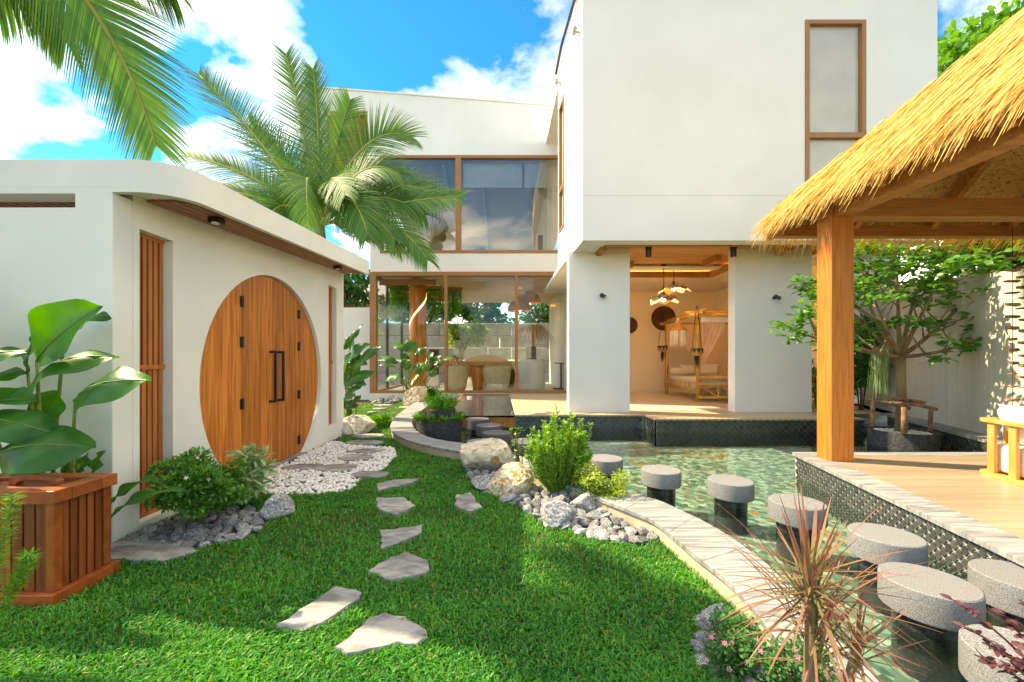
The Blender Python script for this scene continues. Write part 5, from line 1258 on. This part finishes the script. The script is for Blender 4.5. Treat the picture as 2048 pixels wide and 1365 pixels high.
# ---------------------------------------------------------------- palms
def frond(parent, p0, p1, p2, length, npin=64, droop=.35, wid=.022, bare=.12, up=.25, nm='frond', tw=0):
    pts = bez(p0, p1, p2, 26)
    fo = MB().tube(pts, [.028*(1-i/27)+.004 for i in range(26)], 6).build(nm, m_rachis, parent, smooth=True)
    V = []; F = []; Rn = []; b = 0
    for i in range(npin):
        t = bare + (1-bare)*(i+.5)/npin; k = t*25; j = min(int(k), 24); c = pts[j].lerp(pts[j+1], k-j); tg = (pts[j+1]-pts[j]).normalized()
        sd = tg.cross(Vector((0,0,1)))
        if sd.length < .1: sd = tg.cross(Vector((0,1,0)))
        sd.normalize(); upv = sd.cross(tg).normalized(); ct, st_ = math.cos(R(tw)), math.sin(R(tw)); sd, upv = sd*ct+upv*st_, upv*ct-sd*st_
        L = length*(math.sin(math.pi*(.14+.76*t))**.6)*random.uniform(.88,1.06)
        for s in (-1, 1):
            d = (tg*(.55+.5*t) + sd*s*(1.0-.25*t) + upv*up*random.uniform(.6,1.3)).normalized()
            wv = d.cross(upv).normalized(); q = c.copy(); dd_ = d.copy(); seg = 5; w = wid*random.uniform(.8,1.15)
            for m_i in range(seg+1):
                u = m_i/seg; ww = w*(1-u**2.2)*.5+.0008
                V.append(q - wv*ww); V.append(q + wv*ww)
                dd_ = (dd_ + Vector((0,0,-1))*droop*.42*random.uniform(.7,1.3)).normalized(); q = q + dd_*(L/seg)
            F += [(b+2*z_, b+2*z_+1, b+2*z_+3, b+2*z_+2) for z_ in range(seg)]; b += 2*(seg+1); Rn += [min(1, max(0, random.gauss(.42,.25)))]*seg
    link('leaflets', mesh_np('leaflets', [tuple(v) for v in V], F, Rn), m_palm, fo)
pm = thing('coconut_palm', 'coconut palm with arching fronds rising behind the gate house', 'palm', (-3.75,8.5,0))
C = W(640,452,8.5)
MB().tube(bez((-3.75,8.5,0),(-3.62,8.55,2.0),C,12), [.17,.16,.15,.14,.135,.13,.13,.13,.125,.12,.11,.09], 12).build('trunk', m_trunk, pm, smooth=True)
for (m, mY), (e, eY), L, dr, up in (
    (((520,270),8.6),((398,150),8.9),.95,.22,.3), (((610,260),9.0),((572,108),9.3),.8,.14,.25), (((640,250),8.9),((626,138),9.1),.7,.14,.25),
    (((720,230),9.2),((825,275),9.6),.95,.35,.3), (((720,290),8.2),((800,350),8.3),.85,.5,.2), (((790,330),8.8),((880,395),9.2),.85,.5,.25),
    (((780,400),8.2),((922,392),8.3),.70,.55,.2), (((780,400),7.8),((855,520),7.7),.75,.6,.1), (((520,340),8.4),((366,310),8.6),.85,.5,.2),
    (((540,390),8.0),((400,372),8.0),.75,.6,.1), (((600,250),7.4),((618,470),7.0),.95,.5,.0), (((700,330),7.4),((735,470),7.2),.8,.6,.1),
    (((590,330),8.9),((500,250),9.2),.8,.35,.25), (((700,350),9.0),((840,440),9.4),.8,.6,.2), (((670,280),9.2),((700,200),9.6),.75,.25,.3), (((560,440),8.2),((470,440),8.2),.7,.6,.1), (((740,420),8.9),((800,500),9.2),.75,.6,.1), (((690,350),7.9),((790,480),7.6),.85,.6,.05), (((660,300),7.9),((690,390),7.2),.8,.5,.1), (((560,370),7.8),((530,450),7.4),.8,.55,.1), (((740,350),8.2),((850,430),8.3),.85,.5,.2)):
    frond(pm, C, W(*m, mY), W(*e, eY), L*.98, 96, dr*.6, .022, .12, up, tw=random.uniform(35,70)*(1 if e[0] < 640 else -1))
pn = thing('coconut_palm', 'nearby coconut palm whose fronds hang over the gate house roof', 'palm', (-4.7,2.1,0))
C2 = Vector((-3.75,2.45,4.7))
MB().tube(bez((-4.7,2.1,0),(-4.7,2.0,2.8),C2,12), [.17,.16,.15,.145,.14,.135,.13,.13,.12,.12,.11,.09], 12).build('trunk', m_trunk, pn, smooth=True)
for p1, p2, L, dr, up in ((W(215,-60,3.0),W(312,292,3.1),.56,.10,.0), (W(180,-70,3.0),W(-80,20,3.1),.44,.8,.0), (W(60,-120,3.0),W(130,80,3.3),.5,.8,.05), (W(240,-130,3.0),W(345,-20,3.3),.45,.6,.1),
((-4.4,1.9,5.6),(-5.0,1.2,5.0),.55,.5,.1), ((-3.9,3.2,5.8),(-4.3,4.2,5.4),.55,.45,.15)):
    frond(pn, C2, p1, p2, L*1.1, 100, dr, .017, .08, up, tw=75 if dr < .2 else 0)

# ---------------------------------------------------------------- shrubs
def shrub(name, label, c, r, n, L, Wd, mat, nclump=14, cs=.4, seed=1, shell=.3, obov=False, up=.35, stems=6, group=None, cat='shrub'):
    t = thing(name, label, cat, (c[0], c[1], 0), group)
    P, D = cloud_pts(clumps(c, r, nclump, cs*min(r), seed), n, shell)
    D = D + np.array([0,0,up]) + rng.normal(0, .5, D.shape)
    leaf_obj('foliage', P, D, rng.uniform(.7,1.25,len(P))*L, rng.uniform(.7,1.2,len(P))*Wd, mat, t, obov=obov)
    for k in range(stems):
        a = 6.283*k/stems; e = Vector(c)+Vector((math.cos(a)*r[0]*.55, math.sin(a)*r[1]*.55, r[2]*.3))
        MB().tube(bez((c[0]+.02*math.cos(a),c[1]+.02*math.sin(a),-.02), (c[0]+.03*math.cos(a),c[1]+.03*math.sin(a),c[2]*.6), e, 6), [.012,.011,.009,.007,.005,.003], 5).build('stem', m_twig, t)
    return t, P
def flowers(t, P, n, mat, s, nm='flower', pet=5, topbias=True):
    me_v = []; me_f = []
    for k in range(pet):
        a = 6.283*k/pet; d = np.array([math.cos(a), math.sin(a), .25]); sd_ = np.array([-math.sin(a), math.cos(a), 0]); b = len(me_v)
        me_v += [d*.0, d*.6-sd_*.28, d*.6+sd_*.28, d*1.0]; me_f += [(b,b+2,b+1),(b+1,b+2,b+3)]
    me = mesh_np('flower', np.array(me_v)*s, np.array(me_f), np.full(len(me_f), .5)); me.materials.append(mat)
    idx = rng.permutation(len(P)); cc = P.mean(0); sel = [i for i in idx if (P[i]-cc)[1] < .02 or (P[i]-cc)[2] > .05][:n]
    for i in sel:
        d = P[i]-cc; p = cc + d*1.06; o = bpy.data.objects.new(nm, me); col.objects.link(o); o.parent = t; o.matrix_parent_inverse = Matrix.Translation(-Vector(t.location))
        o.location = p; o.rotation_euler = (Vector(d)+Vector((0,-.2,.25))).to_track_quat('Z','Y').to_euler()
t, P = shrub('flowering_shrub', 'rounded dark green shrub with small white star flowers by the gate', (-2.30,3.12,.36), (.37,.30,.21), 12000, .042, .017, m_leafmid, 60, .40, 1, .45)
flowers(t, P, 14, m_white, .016)
t, P = shrub('variegated_shrub', 'pale variegated leafy shrub between the dark shrub and the gate', (-2.30,3.62,.27), (.22,.20,.24), 520, .11, .034, m_varieg, 12, .45, 2, .3)
# tall light green shrub built of upright sprigs
def sprig_shrub(name, label, base, sprigs, mat, L, Wd, per, twigmat=m_stem):
    t = thing(name, label, 'shrub', (base[0], base[1], 0)); P = []; D = []
    for e, lean in sprigs:
        e = Vector(e); b = Vector((base[0]+random.uniform(-.06,.06), base[1]+random.uniform(-.05,.05), 0)); pts = bez(b, b.lerp(e, .45)+Vector(((e.x-b.x)*.35,(e.y-b.y)*.35,-.03)), e, 12)
        MB().tube(pts, [.006*(1-i/14)+.0012 for i in range(12)], 4, cap=False).build('sprig', twigmat, t)
        for i in range(per):
            u = 1-(random.random()**1.25)*.80; k = u*11; j = min(int(k), 10); c = pts[j].lerp(pts[j+1], k-j); tg = (pts[j+1]-pts[j]).normalized(); a = random.random()*6.283
            o1 = tg.cross(Vector((.3,.5,.2))).normalized(); o2 = tg.cross(o1); d = tg*.75 + (o1*math.cos(a)+o2*math.sin(a))
            P.append(c[:]); D.append(d[:])
    P, D = np.array(P), np.array(D)
    leaf_obj('foliage', P, D, rng.uniform(.7,1.3,len(P))*L, rng.uniform(.7,1.2,len(P))*Wd, mat, t, obov=True, curl=.1)
    return t, P
sp = []
for k in range(85):
    a = random.random()*6.283; r_ = .30*math.sqrt(random.random()); h = random.uniform(.40,.66)*(1-.5*(r_/.36)**2)+random.choice((0,0,.05,.13)); sp.append(((.56+r_*math.cos(a)*1.15, 3.90+r_*math.sin(a)*.8, h+.08), 0))
sp += [((.50,3.86,.80),0),((.86,3.86,.70),0),((.31,3.9,.66),0),((.42,3.9,.72),0),((.66,3.95,.62),0),((.58,3.8,.74),0)]
sprig_shrub('sage_shrub', 'tall light green shrub of upright fine-leaved sprigs beside the boulders', (.56,3.90), sp, m_leaflime, .036, .017, 110)
sp = [((.16+random.uniform(-.04,.10), 4.35, random.uniform(.3,.62)),0) for _ in range(7)]
t, P = sprig_shrub('rose_shrub', 'thin twiggy green shrub behind the orange and cream boulder', (.22,4.38), sp, m_leafmid, .042, .022, 26, m_twig); flowers(t, P, 4, m_white, .022)
t, P = shrub('flowering_shrub', 'low yellow-green shrub dotted with tiny white flowers next to the sage shrub', (.92,3.66,.22), (.27,.24,.20), 3600, .030, .014, m_leafyel, 26, .42, 5, .4, True)
flowers(t, P, 110, m_white, .009, pet=4)
# spiky dracaena
def dracaena(t, c, n, L, droop):
    V = []; F = []; Rn = []; b = 0
    for i in range(n):
        a = random.random()*6.283; el = math.asin(min(1, random.random()**.8*1.55-.55)); d = Vector((math.cos(a)*math.cos(el), math.sin(a)*math.cos(el), math.sin(el)+.12)).normalized()
        s = d.cross(Vector((0,0,1))); s = s.normalized() if s.length > .05 else Vector((1,0,0)); l = L*random.uniform(.65,1.1); w = random.uniform(.0055,.0095); q = Vector(c)+Vector((0,0,random.uniform(-.09,.03))); dd_ = d.copy()
        vv = []
        for k in range(7):
            u = k/6; ww = w*(.45+.55*min(1, u*5))*(1-u**3)*.5+.0006; vv += [q-s*ww, q+s*ww]; dd_ = (dd_+Vector((0,0,-1))*droop*(1-max(0, d.z))*.55).normalized(); q = q+dd_*l/6
        V = [tuple(x) for x in vv]
        o = link('leaf', mesh_np('leaf', V, [(2*k,2*k+1,2*k+3,2*k+2) for k in range(6)], [min(1, max(0, random.gauss(.35+.1*k,.12))) for k in range(6)], True), m_drac, t)
dr = thing('dracaena', 'red-edged spiky dracaena with two leaf heads at the pond corner', 'plant', (.96,1.30,0))
dracaena(dr, (.975,1.275,.61), 84, .31, .14); dracaena(dr, (1.09,1.24,.43), 36, .20, .10); dracaena(dr, (.98,1.26,.44), 30, .30, .26); dracaena(dr, (.97,1.27,.53), 46, .30, .34)
MB().tube([(.96,1.29,0),(.97,1.28,.3),(.975,1.275,.62)], [.018,.016,.014], 8).build('cane', m_trunk, dr, smooth=True); MB().tube([(.98,1.28,.05),(1.05,1.25,.25),(1.09,1.24,.44)], [.015,.013,.011], 8).build('cane', m_trunk, dr, smooth=True)
t, P = shrub('cuphea', 'low ground-cover plant with tiny pink flowers under the dracaena', (1.0,1.74,.09), (.17,.20,.10), 2600, .022, .010, m_leafdark, 16, .6, 8, .3, cat='plant'); flowers(t, P, 34, m_pink, .011)
t, P = shrub('cuphea', 'leafy pink-flowered ground cover at the pond end of the kerb', (1.12,1.50,.17), (.15,.14,.12), 1500, .022, .010, m_leafdark, 10, .6, 9, .3, cat='plant'); flowers(t, P, 14, m_pink, .011)
# purple-leaved twigs
lo = thing('loropetalum', 'purple-leaved arching twigs reaching over the pads', 'plant', (1.75,1.0,0)); P = []; D = []
for e in (W(1905,1200,1.28),W(1975,1215,1.25),W(1930,1255,1.2),W(1965,1285,1.18),W(1990,1300,1.15),W(1950,1310,1.15),W(2030,1240,1.2),W(2010,1330,1.1),W(2048,1290,1.15),W(2040,1200,1.22)):
    b = Vector((1.72,1.02,.02)); pts = bez(b, b.lerp(e, .5)+Vector((.05,.05,.14)), e, 12); MB().tube(pts, [.005*(1-i/14)+.001 for i in range(12)], 5, cap=False).build('twig', m_twig, lo)
    for i in range(44):
        u = .25+.75*random.random(); k = u*11; j = min(int(k), 10); c = pts[j].lerp(pts[j+1], k-j); a = random.random()*6.283; P.append(c[:]); D.append((math.cos(a), math.sin(a), random.uniform(-.2,.6)))
leaf_obj('foliage', P, D, rng.uniform(.02,.034,len(P)), rng.uniform(.012,.019,len(P)), m_purple, lo)
# foxtail fern by the bin
fx = thing('foxtail_fern', 'feathery foxtail fern plume in front of the wooden bin', 'fern', (-2.15,1.66,0))
for e in (W(25,992,1.78), W(-30,1010,1.75), W(60,1110,1.72)):
    b = Vector((-2.22,1.62,.0)); pts = bez(b, b.lerp(e, .5)+Vector((.04,.05,.06)), e, 16); MB().tube(pts, .004, 5).build('stem', m_stem, fx); P = []; D = []
    for i in range(900):
        u = .35+.65*random.random(); k = u*15; j = min(int(k), 14); c = pts[j].lerp(pts[j+1], k-j); tg = (pts[j+1]-pts[j]).normalized(); a = random.random()*6.283; o1 = tg.cross(Vector((.3,.9,.2))).normalized(); o2 = tg.cross(o1); P.append(c[:]); D.append((tg*.55+o1*math.cos(a)+o2*math.sin(a))[:])
    leaf_obj('plume', P, D, rng.uniform(.03,.055,len(P))*1.0, np.full(len(P), .0022), m_moss, fx)

# mossy bowl in the pond
mbp = thing('stone_bowl', 'dark stone bowl standing in the pond bend', 'planter', (-1.03,6.95,WZ))
bc = (-1.03,6.95)
MB().lathe((bc[0],bc[1],0), [(.33,-.3),(.36,-.05),(.40,.28),(.40,.31),(.37,.31),(.35,.25),(.02,.25)], 40).build('bowl', m_pot, mbp, smooth='auto')
MB().lathe((bc[0]+.02,bc[1]+.06,0), [(.24,.26),(.25,.47),(.235,.48),(.22,.44),(.02,.44)], 32).build('upper_bowl', m_pot, mbp)
t = thing('foxtail_plant', 'bright green feathery plants mounded in the two-tier stone bowl', 'plant', (bc[0],bc[1],.3))
P = []; D = []
for k in range(150):
    a = random.random()*6.283; top = k % 2
    if top: r_ = .22*math.sqrt(random.random()); b = Vector((bc[0]+.02+r_*math.cos(a), bc[1]+.06+r_*math.sin(a), .46)); h = random.uniform(.13,.30); out = .10
    else: r_ = random.uniform(.28,.38); b = Vector((bc[0]+r_*math.cos(a), bc[1]+r_*math.sin(a), .29)); h = random.uniform(.06,.14); out = .09
    e = b + Vector((math.cos(a)*out, math.sin(a)*out, h))
    for i in range(58):
        u = random.random(); c = b.lerp(e, u); an = random.random()*6.283; P.append(c[:]); D.append((math.cos(an), math.sin(an), random.uniform(.1,.9)))
leaf_obj('foliage', P, D, rng.uniform(.03,.06,len(P)), rng.uniform(.006,.010,len(P)), m_moss, t)
t, P = shrub('low_fern', 'small dark fern clump behind the split boulder', (-2.05,12.2,.28), (.35,.3,.25), 900, .14, .03, m_leafdark, 9, .5, 31, .2, cat='fern')
t, P = shrub('ground_cover', 'dry low ground cover beside the gate corner boulder', (-2.45,8.0,.10), (.30,.8,.12), 1500, .07, .02, m_moss, 14, .8, 33, .3, cat='plant')

# planter tree
pl = thing('stone_planter', 'round dark stone planter filled with white pebbles in the pond', 'planter', (6.2,6.3,WZ)); tc_ = (6.22,6.30)
MB().lathe((tc_[0],tc_[1],0), [(.40,-.3),(.41,.20),(.405,.225),(.37,.225),(.36,.17),(.02,.17)], 44).build('tub', m_pot, pl, smooth='auto')
cir = [(tc_[0]+.35*math.cos(a), tc_[1]+.35*math.sin(a)) for a in np.linspace(0, 6.2, 24)]
o = link('pebbles', pebbles(cir, 520, .016, .026, .185, 6), m_pebble, pl); o['kind'] = 'stuff'
tr = thing('planter_tree', 'spreading small tree with glossy leaf rosettes in the round planter', 'tree', (tc_[0],tc_[1],.17))
fork = W(1800,714,6.3)
MB().tube(bez((tc_[0],tc_[1]+.02,.15),(tc_[0]-.01,tc_[1],.8),fork,9), [.085,.076,.070,.066,.063,.062,.062,.064,.066], 12).build('trunk', m_trunk, tr, smooth=True)
tips = []
def limb(p, q, r0, r1, sag=.0, nm='branch'):
    mid = (Vector(p)+Vector(q))/2 + Vector((random.uniform(-.06,.06), random.uniform(-.06,.06), sag)); pts = bez(p, mid, q, 10)
    MB().tube(pts, [r0+(r1-r0)*i/9 for i in range(10)], 8).build(nm, m_trunk, tr, smooth=True); return pts
mains = [((1592,662),5.9,-.12),((1722,560),6.5,-.12),((1655,575),6.9,-.1),((1795,530),6.2,.0),((1885,545),6.0,-.1),((1972,545),6.5,-.2),((1930,690),6.0,-.08),((1840,560),7.0,0.),((1750,600),5.7,-.05),((1700,690),5.7,-.05),((1900,620),6.9,-.15)]
for (px, py), Y, sag in mains:
    e = W(px, py, Y); pts = limb(fork, e, .034, .011, sag); tips.append(e)
    for k in range(5):
        b = pts[random.randint(4, 8)]; q = b + Vector((random.uniform(-.5,.5), random.uniform(-.45,.45), random.uniform(.12,.55))); limb(b, q, .015, .005, -.03, 'twig'); tips.append(q)
for px, py, Y in [(1600,560,5.8),(1625,590,5.9),(1560,655,5.8),(1600,640,5.8),(1640,690,5.8),(1585,675,5.9),(1615,615,5.8),(1940,660,6.1),(1915,700,6.0),(1880,720,6.0),(1945,690,6.1),(1990,560,6.4)] + [(random.uniform(1690,1990), random.uniform(488,600), random.uniform(5.7,7.0)) for _ in range(68)] + [(random.uniform(1640,1720), random.uniform(560,640), random.uniform(5.8,6.6)) for _ in range(10)]:
    tips.append(W(px, py, Y))
P = []; D = []
for e in tips:
    for k in range(random.randint(15, 23)):
        a = random.random()*6.283; P.append((e.x+random.gauss(0,.04), e.y+random.gauss(0,.04), e.z+random.gauss(0,.04))); D.append((math.cos(a), math.sin(a), random.uniform(-.35,.75)))
leaf_obj('crown', P, D, rng.uniform(.10,.19,len(P)), rng.uniform(.045,.075,len(P)), m_leafmid, tr, obov=True, curl=.2)
V, F, r_ = strands(np.array([W(1761+random.gauss(0,6), 700, 6.1)[:] for _ in range(170)])+rng.normal(0,.03,(170,3)), np.tile(np.array([[0,0,-1.]]),(170,1))+rng.normal(0,.06,(170,3)), rng.uniform(.35,.75,170), np.full(170,.005), np.zeros(170), 4)
mo = link('hanging_moss', mesh_np('hanging_moss', V, F, r_), m_varieg); tag(mo, 'pale strands of hanging moss on the planter tree limb', 'moss')
lf = thing('log_frame', 'rough log frame propping the planter tree', 'frame', (tc_[0],tc_[1],.2))
for a, b, r_ in ((W(1744,853,6.25),W(1746,803,6.25),.03),(W(1808,868,5.98),W(1808,815,5.98),.032),(W(1860,862,6.1),W(1862,818,6.1),.026),
                 (W(1733,797,6.3),W(1822,818,5.98),.028),(W(1772,795,6.2),W(1850,806,6.1),.024),(W(1790,800,6.45),W(1876,820,6.1),.026),(W(1780,806,6.1),W(1848,812,6.0),.022),(W(1737,800,6.45),W(1800,806,6.55),.022)):
    MB().tube([a, a.lerp(b,.5)+Vector((0,0,.006)), b], [r_,r_*1.05,r_*.95], 9).build('log', m_log, lf, smooth=True)

# shrubs and trees around and beyond
shrub('bamboo_shrub', 'dark fine-leaved shrub between villa pillar and boundary wall', W(1722,720,8.7), (.55,.5,.95), 6500, .13, .022, m_leafdark, 30, .35, 41, .3)
shrub('bamboo_shrub', 'slim dark shrub hard against the side of the wide pillar', W(1634,760,8.9), (.16,.3,1.3), 1600, .12, .022, m_leafdark, 20, 1.2, 42, .3)
def tree(label, base, h, r, n, L, mat, seed, nclump=26, cs=.38, obov=True, group='trees beyond the garden walls'):
    t = thing('garden_tree', label, 'tree', base, group); c = (base[0], base[1], h)
    MB().tube(bez(base, (base[0]+.1,base[1],h*.5), c, 8), [.16*r[0]/1.6*(1-.09*i) for i in range(8)], 9).build('trunk', m_trunk, t, smooth=True)
    bl_ = clumps(c, r, nclump, cs*min(r), seed)
    for (q, s) in bl_[:10]: MB().tube(bez((base[0],base[1],h*.55), (base[0],base[1],h*.75), q, 6), [.06,.05,.04,.03,.02,.01], 5, cap=False).build('branch', m_trunk, t)
    P, D = cloud_pts(bl_, n, .25); D = D+np.array([0,0,.2])+rng.normal(0,.6,D.shape)
    leaf_obj('crown', P, D, rng.uniform(.7,1.3,len(P))*L, rng.uniform(.7,1.2,len(P))*L*.5, mat, t, obov=obov)
tree('tall green tree rising behind the corner of the white box', (16.6,14.5,0), 10.5, (2.6,2.4,3.2), 5200, .34, m_leafmid, 51)
tree('dense green tree behind the boundary wall at the pavilion', (9.6,7.4,0), 3.5, (1.5,1.6,1.0), 6000, .20, m_leafmid, 52)
tree('leafy tree behind the boundary wall beside the driftwood garlands', (8.4,5.0,0), 3.3, (1.3,1.3,.9), 5000, .18, m_leafmid, 53)
tree('bushy tree above the block wall behind the timber column', (-4.6,22.2,0), 3.9, (2.2,1.2,1.9), 3600, .30, m_leafdark, 54)
tree('dark tree above the block wall behind the wicker chairs', (-.9,22.6,0), 4.2, (2.4,1.2,2.0), 3600, .30, m_leafdark, 55)
tree('dark tree above the block wall behind the coffee counter', (2.6,22.4,0), 4.0, (2.2,1.2,1.9), 3200, .30, m_leafmid, 56)
tree('small rounded tree far beyond the white garden wall', (-7.6,20.5,0), 5.2, (1.4,1.2,1.4), 1800, .30, m_leafdark, 57)
tree('yellow-green bushy frangipani in the court behind the glass wing', (-1.9,19.8,0), 2.6, (1.1,.5,.7), 1500, .22, m_leafyel, 58, 14, .45)
for px, Y, n_, lab in ((795,14.6,150,'trailing green plant hung from the wing ceiling beside the column'), (862,15.0,200,'curtain of hanging ferns right of the timber column'), (905,15.4,200,'curtain of hanging ferns behind the first mullion')):
    x = wing(px, Y); t = thing('hanging_fern', lab.replace('right of', 'close behind'), 'hanging plant', (x,Y,lz1), 'hanging ferns in the glass wing')
    MB().box((x-.38,Y-.05,lz1-.22),(x+.38,Y+.05,lz1-.12)).build('trough', m_frame, t); P = []; D = []
    for k in range(34):
        b = Vector((x+random.uniform(-.36,.36), Y+random.uniform(-.05,.05), lz1-.16)); l = random.uniform(.6,1.5)
        for i in range(60): P.append((b.x+random.gauss(0,.03), b.y+random.gauss(0,.03), b.z-l*random.random())); D.append((random.gauss(0,1), random.gauss(0,1), -1.2))
    leaf_obj('foliage', P, D, rng.uniform(.05,.10,len(P)), rng.uniform(.015,.025,len(P)), m_moss, t)
for px, Y, z, lab in ((903,16.6,1.15,'sheaf of dried palm leaves standing behind the tub chair'), (1066,15.3,2.35,'dried palm leaf umbrella decoration over the counter')):
    x = wing(px, Y); t = thing('dried_palm', lab, 'decoration', (x,Y,FZ)); MB().tube([(x,Y,FZ),(x,Y,FZ+z)], .04, 8).build('stalk', m_teak, t); P = []; D = []
    c = np.array([[x,Y,FZ+z]]); a = rng.random(90)*6.283
    V, F, r_ = strands(np.repeat(c, 90, 0), unit(np.stack([np.cos(a), np.sin(a), np.full(90,.5)],1)), rng.uniform(.7,1.05,90), np.full(90,.05), np.full(90,1.1), 6); link('fronds', mesh_np('fronds', V, F, r_), m_wicker2, t)
